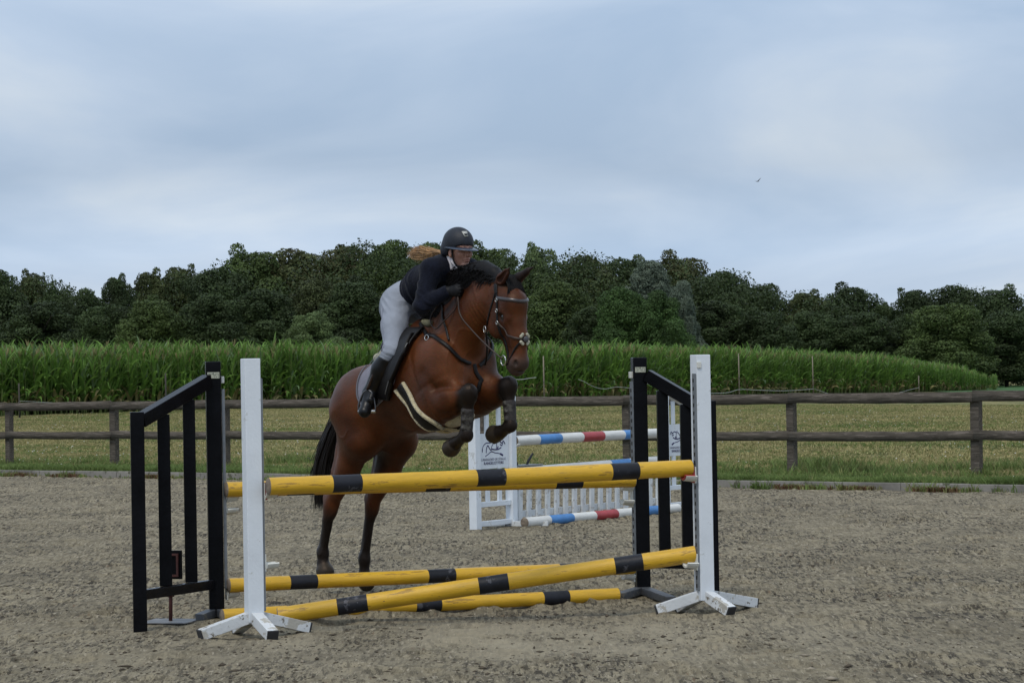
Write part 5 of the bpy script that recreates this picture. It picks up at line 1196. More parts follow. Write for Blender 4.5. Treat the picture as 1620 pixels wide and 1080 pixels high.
def ring(name, c, R_, r, nrm, m, parent):
    c = np.array(c, float); nrm = np.array(nrm, float); nrm /= np.linalg.norm(nrm); a = np.cross(nrm, [0, 0, 1.]); 
    if np.linalg.norm(a) < .1: a = np.cross(nrm, [1., 0, 0])
    a /= np.linalg.norm(a); b = np.cross(nrm, a); th = np.linspace(0, 2 * math.pi, 21)[:-1]; V, F = [], []
    for t_ in th:
        d = a * math.cos(t_) + b * math.sin(t_)
        for q in range(6): ph = q * math.pi / 3; V.append(c + d * (R_ + r * math.cos(ph)) + nrm * r * math.sin(ph))
    for i in range(20):
        for q in range(6): F.append([i * 6 + q, ((i + 1) % 20) * 6 + q, ((i + 1) % 20) * 6 + (q + 1) % 6, i * 6 + (q + 1) % 6])
    return np_mesh(name, V, F, m, parent, True)
m_leather = mat('black_leather', (.007, .006, .006), .45, .25, 20, .15, 80, spec=.22); m_brown = mat('brown_leather', (.030, .016, .011), .42, .25, 20, .1, 80, spec=.4)
m_steel = mat('bright_steel', (.55, .55, .53), .25, .08, 20, metal=.9); m_fleece = mat('cream_fleece', (.50, .43, .26), .95, .12, 30, 1.0, 120, sheen=.4)
m_pad = mat('quilted_cloth', (.17, .165, .20), .85, .1, 20); m_fleecew = mat('white_fleece', (.42, .40, .30), .95, .1, 30, 1.0, 120)
tack_loc = tuple(HO)
def turned(name, label, cat): return empty(name, tack_loc, HYAW, label, cat)

# --- bridle
br_ = turned('bridle', 'dark leather bridle with cream padded crossed noseband and reins on the bay horse', 'bridle')
def hp(px, py, s): return PL(px, py, s)
for s in (-1, 1):
    strap('cheekpiece', [(2.005, s * .090, 2.10), (2.012, s * .095, 2.02), (2.010, s * .095, 1.93), (2.020, s * .080, 1.85), (2.035, s * .068, 1.76), (2.052, s * .060, 1.675)], .020, .004, m_leather, br_, .003)
    strap('noseband_strap', [(2.012, s * .090, 1.905), (2.045, s * .088, 1.870), (2.095, s * .068, 1.825), (2.150, s * .036, 1.800), (2.178, s * .012, 1.792)], .017, .005, m_brown, br_, .003)
    strap('flash_strap', [(2.180, s * .010, 1.792), (2.160, s * .042, 1.745), (2.120, s * .058, 1.690), (2.075, s * .056, 1.645), (2.030, s * .030, 1.625)], .013, .004, m_leather, br_, .003)
    strap('throat_lash', [(1.990, s * .090, 2.10), (1.930, s * .080, 1.99), (1.885, s * .062, 1.90), (1.875, 0, 1.865)], .014, .004, m_leather, br_, .003)
    ring('bit_ring', (2.050, s * .072, 1.655), .033, .0042, (.15, 1, 0), m_steel, br_)
    for (x_, z_) in ((2.012, 2.055), (2.011, 1.985), (2.013, 1.905)): ring('buckle', H.project([[x_, s * .10, z_]], .008)[0], .012, .0025, (.1, 1, 0), m_steel, br_)
strap('browband', [(2.010, -.088, 2.070), (2.065, -.085, 2.062), (2.115, -.062, 2.050), (2.150, -.02, 2.040), (2.150, .02, 2.040), (2.115, .062, 2.050), (2.065, .085, 2.062), (2.010, .088, 2.070)], .024, .006, mat('browband_leather', (.035, .028, .028), .3, .2, 20, spec=.6), br_, .003)
strap('headpiece', [(2.005, -.090, 2.10), (1.980, -.06, 2.185), (1.975, 0, 2.215), (1.980, .06, 2.185), (2.005, .090, 2.10)], .03, .005, m_leather, br_, .006)
F_ = Field((2.10, -.07, 1.72), (2.26, .07, 1.88), .004)
for i in range(4):
    a = (i + .5) / 4 * 6.283
    for da in (-.26, .26):
        c = np.array([2.186, math.cos(a + da) * .031, 1.792 + math.sin(a + da) * .034]); c = H.project([c], .008)[0]; F_.ell(c, (.010, .012, .012), .008)
F_.obj('nose_fleece', m_fleecew, br_, smooth=1)
F_ = Field((2.10, -.07, 1.72), (2.26, .07, 1.88), .004); F_.ell(H.project([[2.19, 0, 1.792]], .012)[0], (.012, .020, .022), .004); F_.obj('nose_disc', mat('nose_pad', (.05, .05, .055), .6, .2, 20), br_, smooth=1)
# --- breastplate and martingale
bp_ = turned('breastplate', 'dark leather breastplate with steel buckles across the chest of the bay horse', 'breastplate')
for s in (-1, 1):
    strap('shoulder_strap', [A3(1.13, s * .13, 1.965), A3(1.30, s * .19, 1.90), A3(1.44, s * .20, 1.83), A3(1.58, s * .18, 1.75), A3(1.68, s * .12, 1.69), A3(1.74, s * .03, 1.64)], .026, .006, m_leather, bp_, .010)
    strap('neck_strap', [(1.33, s * .10, 2.08), (1.42, s * .13, 1.99), (1.50, s * .15, 1.90), (1.56, s * .16, 1.80)], .017, .005, m_leather, bp_, .008)
    for (x_, z_) in ((1.20, 1.935), (1.36, 1.87)): ring('buckle', H.project([[x_, s * .25, z_]], .010)[0], .018, .003, (.2, s, .2), m_steel, bp_)
strap('martingale', [(1.74, 0, 1.64), (1.70, 0, 1.50), (1.62, 0, 1.38), (1.50, 0, 1.27), (1.36, 0, 1.21)], .028, .006, m_leather, bp_, .004)
mr = catmull([(1.75, 0, 1.63), (1.81, -.03, 1.68), (1.87, -.07, 1.77), (1.90, -.10, 1.85)], 5); tube('martingale_strap', mr, .007, m_leather, bp_, 6)
ring('ring', (1.90, -.11, 1.865), .022, .003, (.3, 1, 0), m_steel, bp_); ring('ring', (1.905, .11, 1.865), .022, .003, (.3, 1, 0), m_steel, bp_)

# --- saddle
sd_ = turned('saddle', 'black jumping saddle over a pale quilted cloth with a cream fleece girth', 'saddle')
def patch(name, outline, th, off, m, parent, side, res=26, pts_y=.5):
    """sheet draped over the horse's side: outline polygon in (x,z), ray-marched in y on to the body"""
    O_ = np.array(outline, float); lo, hi = O_.min(0), O_.max(0)
    nv, nu = res, res; rows = []
    zs = np.linspace(lo[1] + 1e-3, hi[1] - 1e-3, nv)
    for z in zs:
        xs = []
        for i in range(len(O_)):
            p, q = O_[i], O_[(i + 1) % len(O_)]
            if (p[1] <= z) != (q[1] <= z): xs.append(p[0] + (z - p[1]) / (q[1] - p[1]) * (q[0] - p[0]))
        xs = sorted(xs); rows.append(np.stack([np.linspace(xs[0], xs[-1], nu), np.full(nu, z)], 1))
    XZ = np.concatenate(rows); y = np.full(len(XZ), .38)
    for _ in range(60):
        P = np.stack([XZ[:, 0], side * y, XZ[:, 1]], 1); d = H.val(P) - off; y = np.maximum(y - np.clip(d, -.03, .03) * .8, .02)
    Y = y.reshape(nv, nu)
    for _ in range(3): Y[1:-1] = (Y[:-2] + 2 * Y[1:-1] + Y[2:]) / 4; Y[:, 1:-1] = (Y[:, :-2] + 2 * Y[:, 1:-1] + Y[:, 2:]) / 4
    P = np.stack([XZ[:, 0], side * Y.ravel(), XZ[:, 1]], 1); Q = P + np.array([0, side * th, 0]); n = nv * nu; i = np.arange(n).reshape(nv, nu)
    F = np.concatenate([np.stack([i[:-1, :-1].ravel(), i[:-1, 1:].ravel(), i[1:, 1:].ravel(), i[1:, :-1].ravel()], 1) + n, np.stack([i[:-1, :-1].ravel(), i[1:, :-1].ravel(), i[1:, 1:].ravel(), i[:-1, 1:].ravel()], 1)])
    b = np.concatenate([i[0, :], i[1:, -1], i[-1, -2::-1], i[-2:0:-1, 0]]); b2 = np.roll(b, -1); F = np.concatenate([F, np.stack([b, b2, b2 + n, b + n], 1)])
    if side > 0: F = F[:, ::-1]
    return np_mesh(name, np.concatenate([P, Q]), F, m, parent, True)
_c1, _c2 = PL(566, 634, -.30), PL(590, 645, -.30)
for s in (-1, 1):
    patch('saddle_cloth', [(.56, 1.71), (.585, 1.56), (.625, 1.43), (.67, 1.37), (.84, 1.355), (.98, 1.42), (1.12, 1.52), (1.20, 1.80), (.90, 1.80), (.66, 1.73)], .014, .006, m_pad, sd_, s)
    patch('flap', [(.80, 1.82), (.78, 1.62), (.82, 1.47), (.92, 1.40), (1.03, 1.395), (1.10, 1.48), (1.18, 1.60), (1.245, 1.74), (1.22, 1.90), (1.02, 1.90)], .022, .022, m_leather, sd_, s)
    patch('knee_roll', [(1.13, 1.52), (1.20, 1.61), (1.255, 1.74), (1.21, 1.86), (1.15, 1.82), (1.17, 1.72), (1.13, 1.60)], .032, .034, m_leather, sd_, s, 14)
    strap('cloth_binding', [(.56, s * .20, 1.70), (.585, s * .26, 1.56), (.625, s * .29, 1.43), (.67, s * .3, 1.37)], .012, .006, mat('binding_grey', (.10, .10, .12), .7, .1), sd_, .020)
F_ = Field((.50, -.26, 1.55), (1.32, .26, 2.08), .008)
F_.cone((.70, 0, 1.78), (.95, 0, 1.82), .105, .085, .05, sq=.9); F_.cone((.95, 0, 1.84), (1.15, 0, 1.925), .075, .05, .04, sq=1.1); F_.cone((.69, -.08, 1.765), (.69, .08, 1.765), .040, .040, .03); F_.ell((1.16, 0, 1.950), (.035, .05, .035), .02)
F_.ell((.86, 0, 1.945), (.17, .16, .075), .04, cut=True)
F_.obj('seat', m_leather, sd_)
F_ = Field((.38, -.22, 1.5), (.80, .22, 1.95), .007)
for s in (-1, 1): F_.cone((.56, s * .05, 1.690), (.72, s * .07, 1.745), .036, .040, .03); F_.ell((.545, s * .045, 1.695), (.034, .040, .034), .02)
F_.obj('half_pad', m_fleecew, sd_)
F_ = Field((1.0, -.22, 1.8), (1.35, .22, 2.15), .007)
for s in (-1, 1):
    F_.cone((1.14, s * .06, 1.925), (1.24, s * .085, 1.92), .032, .024, .03)
F_.obj('pad_front', mat('olive_fleece', (.14, .13, .075), .95, .15, 30, .8, 100), sd_)
gp = [(PL(626, 612, -.33), -1), (PL(640, 634, -.31), -1), (PL(660, 655, -.27), -1), (PL(684, 671, -.20), -1)]
gl = [g[0] for g in gp] + [A3(1.33, -.10, 1.195), A3(1.345, 0, 1.185), A3(1.33, .10, 1.195), A3(1.27, .2, 1.24), A3(1.19, .29, 1.33), A3(1.05, .33, 1.45)]
def shift(P, dx, dz): return [np.array(p) + A3(dx, 0, dz) for p in P]
strap('girth', gl, .115, .010, m_leather, sd_, .008, wf=[.55, .8, 1, 1, 1, 1, 1, 1, 1, .8])
strap('girth_fleece', shift(gl, -.050, -.030), .050, .020, m_fleece, sd_, .006, wf=[.4, .7, .95, 1.1, 1.2, 1.2, 1.2, 1, 1, .8])
strap('girth_fleece', shift(gl, .050, .028), .030, .018, m_fleece, sd_, .006, wf=[.6, .9, .8, .9, 1, 2.4, 2.4, 1.4, 1, .8])
for s in (-1, 1):
    q = H.project(catmull([(1.25, s * .30, 1.80), (1.235, s * .32, 1.72), (1.17, s * .33, 1.61), (1.10, s * .34, 1.52), (1.04, s * .34, 1.44)], 6), .052, 40); V, F = tube_np(q, .0030, 5); np_mesh('piping', V, F, mat('pale_piping', (.16, .16, .16), .6, .1), sd_, True)
F_ = Field((1.1, -.3, 1.0), (1.7, .3, 1.5), .007); c_ = H.project([PL(724, 672, -.07)], .0, 40)[0]; F_.ell(c_, (.075, .085, .040), .02, R=Matrix.Rotation(math.radians(-25), 3, 'Y')); F_.ell(c_ + A3(.05, .05, .03), (.05, .07, .035), .02); F_.obj('breast_fleece', m_fleece, sd_)
# --- boots on the forelegs
m_tboot = mat('tendon_boot', (.020, .016, .014), .7, .35, 24, .8, 40, specks=[((.06, .055, .045), 9, .58)])
def tboot(kn, fe_, name='tendon_boot'):
    c = fe_ - kn; F_ = Field(np.minimum(kn, fe_) - .12, np.maximum(kn, fe_) + .12, .006); F_.cone(kn + c * .34, fe_ - c * .06, .049, .043, .02, sq=.90)
    u = c / np.linalg.norm(c); F_.half(kn + c * .34, -u, .02); F_.half(fe_ - c * .02, u, .02)
    for t_ in (.42, .62, .82): p = kn + c * t_; F_.cone(p + A3(0, -.040, 0) - u * .006, p + A3(.01, -.043, 0) + u * .006, .012, .012, .006)
    F_.obj(name, m_tboot, horse)
tboot(kR, fR); tboot(kL, fL)

# ================================================================== RIDER
rider = empty('person', tack_loc, HYAW, 'rider in dark sweater, pale grey breeches and black helmet crouched over the horse', 'person')
m_skin = mat('skin', (.38, .20, .145), .5, .10, 12, spec=.35)
def jt(s):
    return dict(hip=A3(.86, s * .105, 2.070), knee=A3(1.075, s * .285, 1.735), ank=A3(.865, s * .335, 1.455), sh=A3(1.370, s * .160, 2.285), elb=A3(1.395, s * .262, 2.035), wr=A3(1.53, s * .150, 2.125))
LEG = {s: jt(s) for s in (-1, 1)}
TOE = {-1: PL(577, 650, -.41), 1: A3(1.0, .40, 1.36)}
NECK0, NECK1 = A3(1.412, 0, 2.300), A3(1.460, 0, 2.372); HC = A3(1.482, 0, 2.412)
def limbs(F_, g=0.0, arms=True, legs=True):
    for s in (-1, 1):
        j = LEG[s]
        if legs:
            F_.cone(j['hip'], j['hip'] + (j['knee'] - j['hip']) * .5, .096 + g, .074 + g, .04); F_.cone(j['hip'] + (j['knee'] - j['hip']) * .5, j['knee'], .074 + g, .050 + g, .04)
            F_.cone(j['knee'], j['knee'] + (j['ank'] - j['knee']) * .4 + A3(-.012, 0, 0), .048 + g, .052 + g, .03); F_.cone(j['knee'] + (j['ank'] - j['knee']) * .4, j['ank'], .050 + g, .036 + g, .03)
            F_.cone(j['ank'], TOE[s],   .038 + g, .030 + g, .02)
        if arms:
            F_.cone(j['sh'], j['elb'], .052 + g, .040 + g, .03); F_.cone(j['elb'], j['wr'], .040 + g, .027 + g, .02)
            F_.cone(A3(1.36, s * .05, 2.30), j['sh'], .065 + g, .052 + g, .05)
def torso(F_, g=0.0):
    F_.ell((.84, 0, 2.095), (.130 + g, .155 + g, .110 + g), .06, R=Matrix.Rotation(math.radians(-30), 3, 'Y'))
    F_.cone((.88, 0, 2.120), (1.08, 0, 2.205), .098 + g, .090 + g, .06, sq=1.12); F_.cone((1.08, 0, 2.205), (1.30, 0, 2.26), .092 + g, .104 + g, .06, sq=1.22)
def headf(F_):
    F_.cone(NECK0, NECK1, .055, .050, .03)
    F_.ell(HC + A3(-.015, 0, .030), (.092, .073, .088), .02); F_.ell(HC + A3(.030, 0, -.030), (.058, .056, .075), .035)     # cranium, face
    F_.cone(HC + A3(-.005, 0, -.075), HC + A3(.052, 0, -.112), .042, .022, .03); F_.ell(HC + A3(.064, 0, -.110), (.020, .022, .018), .02)   # jaw, chin
    for s in (-1, 1):
        F_.ell(HC + A3(.060, s * .034, -.030), (.020, .022, .018), .02); F_.ell(HC + A3(.084, s * .030, .004), (.012, .017, .010), .008, cut=True)
        F_.ell(HC + A3(.074, s * .030, .003), (.013, .013, .012), .004); F_.ell(HC + A3(-.008, s * .074, -.022), (.018, .010, .030), .008)
        F_.cone(HC + A3(.084, s * .012, .022), HC + A3(.074, s * .046, .020), .008, .006, .01)
    F_.cone(HC + A3(.088, 0, .008), HC + A3(.108, 0, -.036), .009, .012, .012); F_.ell(HC + A3(.098, 0, -.042), (.013, .017, .009), .008)
    F_.ell(HC + A3(.082, 0, -.066), (.016, .024, .006), .006); F_.ell(HC + A3(.080, 0, -.078), (.015, .020, .007), .006); F_.ell(HC + A3(.100, 0, -.0715), (.014, .022, .0018), .003, cut=True)
def hand(F_, s, g=0.0):
    wr = LEG[s]['wr']; d = A3(.80, -s * .25, .05); d /= np.linalg.norm(d); up = A3(0, 0, 1.); side = np.cross(d, up)
    F_.cone(wr, wr + d * .045, .026 + g, .026 + g, .015, sq=.8, n=side); F_.cone(wr + d * .030, wr + d * .075, .028 + g, .034 + g, .015, sq=.55, n=side)
    inn = A3(0, -s, 0)
    for q, (z, L_) in enumerate(((.030, .036), (.011, .042), (-.009, .040), (-.028, .032))):
        a = wr + d * (.078 - abs(q - 1.3) * .003) + up * z; b = a + d * L_ * .7 + inn * .008; c = b + inn * .024 - d * .008; e_ = c - d * .024 + inn * .002
        F_.cone(a, b, .0095 + g, .009 + g, .004); F_.cone(b, c, .009 + g, .0085 + g, .004); F_.cone(c, e_, .0085 + g, .0075 + g, .004)
    t0 = wr + d * .035 + up * .026 + inn * .006; t1 = t0 + d * .030 + up * .010 + inn * .016; t2 = t1 + d * .026 - up * .002 + inn * .008
    F_.cone(t0, t1, .011 + g, .010 + g, .006); F_.cone(t1, t2, .010 + g, .008 + g, .005)
B = Field((.55, -.55, 1.20), (1.78, .55, 2.60), .0065)
torso(B); limbs(B); headf(B); hand(B, -1); hand(B, 1); B.obj('body', m_skin, rider, smooth=1)
Fh = Field(HC - A3(.15, .12, .18), HC + A3(.15, .12, .13), .0032); headf(Fh); Fh.half(HC + A3(0, 0, -.13), (0, 0, -1), .004)
def f_lip(P): q = P - HC; return (1 - sstep(np.sqrt(((q[:, 1]) / .024) ** 2 + ((q[:, 2] + .0715) / .011) ** 2), .7, 1.05)) * (q[:, 0] > .07)
def f_brow(P):
    q = P - HC; return (1 - sstep(np.abs(q[:, 2] - .022), .003, .007)) * sstep(q[:, 0], .065, .075) * sstep(np.abs(q[:, 1]), .008, .014) * .8
# the face surface refined as a thin skin over the continuous body
face = Fh.obj('face', mat('face_skin', (.36, .185, .135), .48, .10, 14, spec=.4, attr=('lip', (.27, .10, .085))), rider, {'lip': f_lip}, smooth=1)
for s in (-1, 1):
    for nm, c, r_, m_ in (('eye', HC + A3(.0765, s * .030, .003), (.0105, .0115, .0085), mat('eye_white', (.55, .52, .5), .3, .05)), ('iris', HC + A3(.0840, s * .031, .003), (.0045, .0060, .0060), mat('iris_brown', (.03, .02, .015), .2, .1))):
        F_ = Field(c - .02, c + .02, .002); F_.ell(c, r_, .001); F_.obj(nm, m_, rider, smooth=1)
    F_ = Field(HC + A3(.05, -.06, .0), HC + A3(.10, .06, .04), .002); F_.cone(HC + A3(.087, s * .014, .0225), HC + A3(.078, s * .045, .0215), .0035, .0025, .003); F_.obj('eyebrow', mat('brow_hair', (.10, .055, .03), .8, .2, 40), rider, smooth=0)
# --- clothes
m_sweat = mat('navy_sweater', (.0065, .0080, .0155), .9, .2, 26, .5, 90, spec=.12, sheen=.06)
m_breech = mat('grey_breeches', (.27, .295, .345), .8, .07, 10, .35, 28, spec=.2)
m_boot = mat('boot_leather', (.006, .006, .007), .36, .25, 12, .1, 60, spec=.3); m_glove = mat('black_gloves', (.006, .006, .007), .6, .2, 20, spec=.2)
Fb = Field((.60, -.42, 1.58), (1.30, .42, 2.36), .007)
torso(Fb, .012); Fb.ell((.765, -.080, 2.035), (.088, .085, .105), .06); Fb.ell((.765, .080, 2.035), (.088, .085, .105), .06); limbs(Fb, .014, arms=False)
Fb.half((.985, 0, 2.18), (.92, 0, .38), .01)
for s in (-1, 1):
    j = LEG[s]; u = (j['ank'] - j['knee']); u /= np.linalg.norm(u); i0 = j['knee'] + u * .055
    Fb.cone(i0 + u * .16, i0 + u * .30, .12, .12, .006, cut=True, pad=.02)
for z_ in (): Fb.cone((.90 - z_, -.17, 2.10 - z_), (1.0 - z_, -.12, 2.00 - z_), .006, .004, .014, cut=True)
def f_br(P):
    hipz = np.exp(-((P[:, 0] - .93) / .09) ** 2 - ((P[:, 2] - 2.06) / .10) ** 2); kn = np.exp(-((P[:, 2] - 1.76) / .07) ** 2); se = np.exp(-((P[:, 0] - .80) / .09) ** 2 - ((P[:, 2] - 1.96) / .05) ** 2)
    return .0065 * hipz * folds(P, (.45, 0, .9), 20, .4) + .004 * kn * folds(P, (.3, 0, 1), 22, .5, .3) + .005 * se * folds(P, (-.35, 0, 1), 19, .4, .5) + .0016 * n3(P, 18)
Fb.obj('breeches', m_breech, rider, disp=f_br)
for s in (-1, 1):       # side seam and pocket edge
    j = LEG[s]; q = []
    for t_ in np.linspace(.02, .92, 10): c = j['hip'] + (j['knee'] - j['hip']) * t_ + A3(0, s * .16, 0); q.append(c)
    q = Fb.project(np.array(q), .0005, 30); V, F = tube_np(q, .0022, 5); np_mesh('seam', V, F, mat('seam_grey', (.20, .21, .27), .8, .05), rider, True)
Fs = Field((.82, -.42, 1.92), (1.66, .42, 2.46), .007)
torso(Fs, .026); limbs(Fs, .018, legs=False); Fs.half((.945, 0, 2.165), (-.93, 0, -.36), .01); Fs.cone(A3(1.385, 0, 2.31), A3(1.41, 0, 2.335), .072, .066, .03)
for s in (-1, 1):
    w_ = LEG[s]['wr']; d = w_ - LEG[s]['elb']; d /= np.linalg.norm(d); Fs.cone(w_ + d * .05, w_ + d * .12, .05, .05, .004, cut=True, pad=.02)
Fs.cone(A3(1.455, 0, 2.39), A3(1.425, 0, 2.345), .060, .052, .006, cut=True)
def f_sw(P):
    el = np.minimum(np.linalg.norm(P - LEG[-1]['elb'], axis=1), np.linalg.norm(P - LEG[1]['elb'], axis=1)); ar = np.exp(-(el / .11) ** 2); wa = np.exp(-((P[:, 0] - 1.03) / .09) ** 2); up = np.exp(-((P[:, 0] - 1.30) / .08) ** 2 - ((P[:, 2] - 2.20) / .08) ** 2)
    return .008 * ar * folds(P, (.5, 0, 1), 17, .45) + .007 * wa * folds(P, (1, 0, .2), 15, .5, .4) + .006 * up * folds(P, (.8, 0, -.6), 16, .5, .7) + .003 * n3(P, 14)
Fs.obj('sweater', m_sweat, rider, disp=f_sw)
Fc = Field((1.32, -.12, 2.26), (1.56, .12, 2.44), .0045)     # white shirt collar
Fc.cone(A3(1.405, 0, 2.315), A3(1.440, 0, 2.372), .077, .066, .01); Fc.cone(A3(1.40, 0, 2.30), A3(1.452, 0, 2.395), .064, .058, .006, cut=True); Fc.half(A3(1.442, 0, 2.374), (.5, 0, .85), .004); Fc.cone((1.52, 0, 2.24), (1.525, 0, 2.42), .030, .012, .004, cut=True)
for s in (-1, 1): Fc.cone(A3(1.475, s * .055, 2.335), A3(1.512, s * .040, 2.285), .016, .008, .012, sq=.5, n=(.8, s * .6, 0))
Fc.obj('collar', mat('white_shirt', (.62, .58, .60), .8, .05, 20), rider, smooth=1)
for s in (-1, 1):
    Fg = Field(LEG[s]['wr'] - .10, LEG[s]['wr'] + .18, .0045); hand(Fg, s, .003); wr = LEG[s]['wr']; Fg.cone(wr - A3(.02, 0, .015), wr + A3(.01, 0, .005), .034, .032, .008); Fg.obj('glove', m_glove, rider, smooth=1)
    j = LEG[s]; u = j['ank'] - j['knee']; Fo = Field(np.minimum(j['ank'], TOE[s]) - .16, j['knee'] + .16, .006)
    k0 = j['knee'] + u * .16
    Fo.cone(k0, j['knee'] + u * .42 + A3(-.014, 0, 0), .070, .073, .03); Fo.cone(j['knee'] + u * .42 + A3(-.014, 0, 0), j['ank'], .070, .049, .03); Fo.half(k0 + u * .02, -u + A3(-.10, 0, .06), .006)
    f = TOE[s] - j['ank']; f /= np.linalg.norm(f); hl = j['ank'] - A3(f[0], f[1], 0) * .035 + A3(0, 0, -.065)
    Fo.cone(j['ank'], hl, .048, .036, .03); Fo.cone(j['ank'] + f * .02, TOE[s], .046, .038, .03, sq=.9, n=(0, 0, 1)); Fo.cone(hl, TOE[s] + f * .01, .034, .038, .02)
    for t_ in (.35, .55): c = j['ank'] + (TOE[s] - j['ank']) * t_ + A3(0, 0, .02); Fo.cone(c + A3(-.04, 0, 0), c + A3(.04, 0, 0), .026, .026, .006)
    Fo.obj('boot', m_boot, rider, smooth=1)
    # stirrup: iron and leather belong to the saddle
    st_c = j['ank'] + (TOE[s] - j['ank']) * .62; tread = st_c + A3(0, 0, -.050); lat = np.cross(f, A3(0, 0, 1)); lat /= np.linalg.norm(lat)
    top = tread + A3(0, 0, .150) + A3(.01, 0, 0); ir = [top, top + lat * .035 - A3(0, 0, .025), tread + lat * .064 + A3(0, 0, .05), tread + lat * .066]; il = [top, top - lat * .035 - A3(0, 0, .025), tread - lat * .064 + A3(0, 0, .05), tread - lat * .066]
    m_st = mat('stirrup_steel', (.12, .12, .125), .3, .1, 20, metal=.8)
    stn = np_mesh('stirrup', *merge([tube_np(catmull(ir, 6), .006, 6), tube_np(catmull(il, 6), .006, 6)]), m_st, sd_, True)
    V, F = tube_np([tread - lat * .068, tread + lat * .068], .012, 8); np_mesh('tread', V, F, m_steel, stn, True)
    sl0 = A3(.98, s * .335, 1.66); P = catmull([top + A3(0, 0, .0), (top + sl0) / 2 + A3(.015, s * .015, 0), sl0, A3(.98, s * .29, 1.78)], 5); V, F = tube_np(P, .012, 6); np_mesh('stirrup_leather', V, F, m_brown, sd_, True)
# --- helmet
hm_c = HC + A3(-.018, 0, .045)
Fm = Field(hm_c - A3(.20, .15, .14), hm_c + A3(.22, .15, .15), .0045); tilt = Matrix.Rotation(math.radians(7), 3, 'Y')
Fm.ell(hm_c + A3(0, 0, .010), (.121, .097, .104), .01, R=tilt); Fm.cone(hm_c + A3(-.052, -.042, -.045), hm_c + A3(-.052, .042, -.045), .058, .058, .04)
Fm.ell(HC + A3(-.01, 0, .0), (.100, .080, .100), .006, cut=True); pl_n = tilt @ Vector((0, 0, -1)); 
Fm.half(hm_c + A3(0, 0, -.078), (0, 0, -1), .006); Fm.cone(hm_c + A3(.10, -.12, -.075), hm_c + A3(.10, .12, -.075), .058, .058, .006, cut=True); Fm.cone(hm_c + A3(.03, -.12, -.085), hm_c + A3(.03, .12, -.085), .042, .042, .01, cut=True)
m_helm = mat('helmet_shell', (.013, .016, .024), .55, .15, 20, .2, 160, spec=.35); hel = Fm.obj('helmet', m_helm, rider, smooth=1)
# brim: flat crescent all round the front half, slightly drooping
V, F = [], []; nb = 36
for i in range(nb + 1):
    a = math.radians(-112 + 224 * i / nb); w_ = .012 + .050 * max(0, math.cos(a)) ** 1.3; ri = (.115 * math.cos(a), .093 * math.sin(a)); ro = ((.117 + w_) * math.cos(a), (.095 + w_ * .55) * math.sin(a))
    for (r_, dz) in ((ri, .004), (ro, -.002 - w_ * .16), (ro, -.007 - w_ * .16), (ri, -.004)): V.append(hm_c + A3(r_[0], r_[1], -.024 + dz - r_[0] * .11))
for i in range(nb):
    for q in range(4): F.append([i * 4 + q, (i + 1) * 4 + q, (i + 1) * 4 + (q + 1) % 4, i * 4 + (q + 1) % 4])
np_mesh('brim', V, F, mat('brim_navy', (.045, .060, .090), .35, .1, 20, spec=.5), hel, True)
# front badge and centre seam
d = A3(.93, -.10, .36); bc = hm_c + A3(.100, -.012, .062); xa = np.cross(A3(0, 0, 1), d); xa /= np.linalg.norm(xa); za = np.cross(d, xa); za /= np.linalg.norm(za); dn = d / np.linalg.norm(d)
def bpt(u, v, o): 
    p = bc + xa * u + za * v; 
    for _ in range(8): p = p - dn * (Fm.val(p)[0] - o) * .9
    return p
V = [bpt(u, v, o) for o in (.006, .001) for (u, v) in ((-.020, .020), (.020, .020), (.013, -.024), (-.013, -.024))]
np_mesh('badge', V, [[3, 2, 1, 0], [4, 5, 6, 7], [0, 1, 5, 4], [1, 2, 6, 5], [2, 3, 7, 6], [3, 0, 4, 7]], mat('badge_silver', (.42, .42, .38), .4, .05), hel)
V = [bpt(u, v, o) for o in (.0075, .004) for (u, v) in ((-.013, -.002), (.013, -.002), (.009, -.014), (-.009, -.014))]
np_mesh('badge_shield', V, [[3, 2, 1, 0], [4, 5, 6, 7], [0, 1, 5, 4], [1, 2, 6, 5], [2, 3, 7, 6], [3, 0, 4, 7]], m_helm, hel)
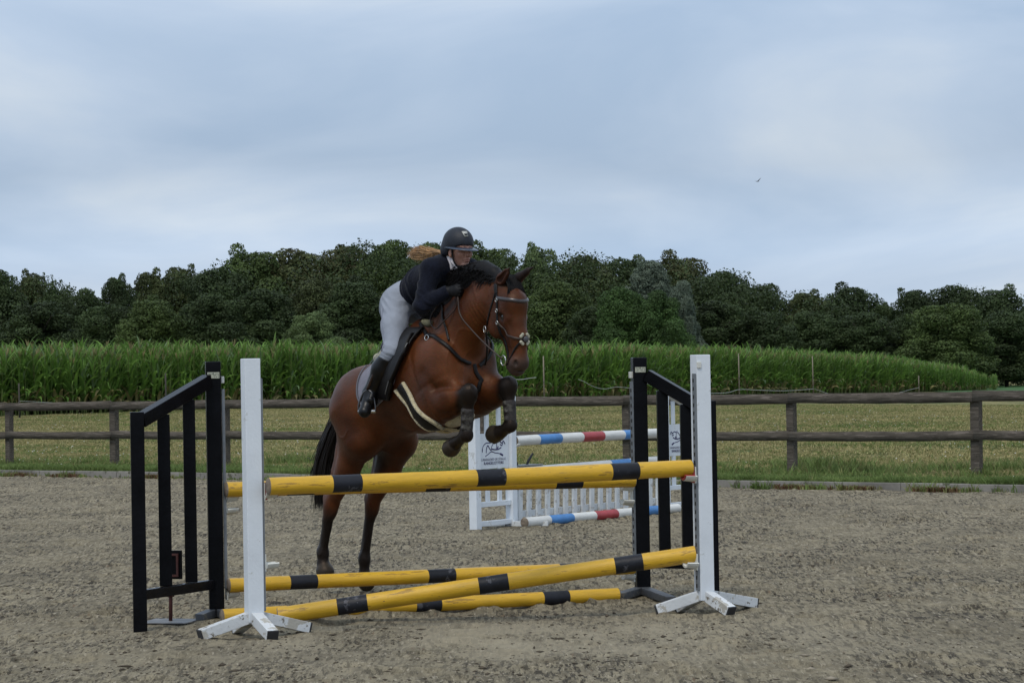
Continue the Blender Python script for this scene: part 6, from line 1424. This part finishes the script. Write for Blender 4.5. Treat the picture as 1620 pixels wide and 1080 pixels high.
for s in (-1, 1):
    P = catmull([HC + A3(.018, s * .079, .030), HC + A3(.016, s * .075, -.03), HC + A3(.022, s * .062, -.085), HC + A3(.038, s * .026, -.132), HC + A3(.042, 0, -.138)], 5); V, F = tube_np(P, .0065, 6); np_mesh('chin_strap', V, F, m_leather, hel, True)
# --- ponytail streaming back, and loose hair under the helmet
m_hair = mat('light_brown_hair', (.46, .27, .12), .5, .35, 24, spec=.4)
pt0 = HC + A3(-.105, 0, -.045); pte = PL(650, 407, .03)
def g_pt(i):
    r_ = RNG.normal(0, 1, 3); L_ = RNG.uniform(.70, 1.07); e_ = pt0 + (pte - pt0) * L_; c = [0, .45, .75, .80, .50]; am = .020
    P = []
    for k, t_ in enumerate((0, .28, .55, .8, 1.0)):
        q = pt0 + (e_ - pt0) * t_ + A3(0, 0, .030 * math.sin(t_ * math.pi * .9) + .014 * math.sin(t_ * 8 + r_[2] * .35)); q = q + A3(0, r_[1] * am * c[k], r_[2] * am * c[k]); P.append(q)
    return P
strands('ponytail', g_pt, 1100, m_hair, rider, .0022)
F_ = Field(HC - A3(.16, .10, .14), HC + A3(.05, .10, .06), .006)
F_.ell(HC + A3(-.055, 0, -.035), (.060, .066, .055), .02); F_.cone(HC + A3(-.08, 0, -.04), pt0, .035, .022, .02); F_.obj('hair', m_hair, rider, smooth=1)
# --- reins, from the bit to the hands, then a loop down to the withers
for s in (-1, 1):
    hnd = LEG[s]['wr'] + A3(.085, -s * .03, -.03); bit = A3(2.045, s * .078, 1.665)
    P = catmull([bit, A3(1.93, s * .115, 1.755), A3(1.78, s * .135, 1.87), A3(1.66, s * .135, 1.97), hnd], 6); V, F = tube_np(P, .0052, 6); np_mesh('rein', V, F, m_brown, br_, True)
    P = catmull([hnd, hnd + A3(-.03, -s * .0, -.08), A3(1.52, s * .17, 1.93), A3(1.44, s * .185, 1.88), A3(1.36, s * .17, 1.95), A3(1.42, s * .14, 2.05)], 5); V, F = tube_np(P, .0045, 6)
    if s < 0: np_mesh('rein_end', V, F, m_brown, br_, True)
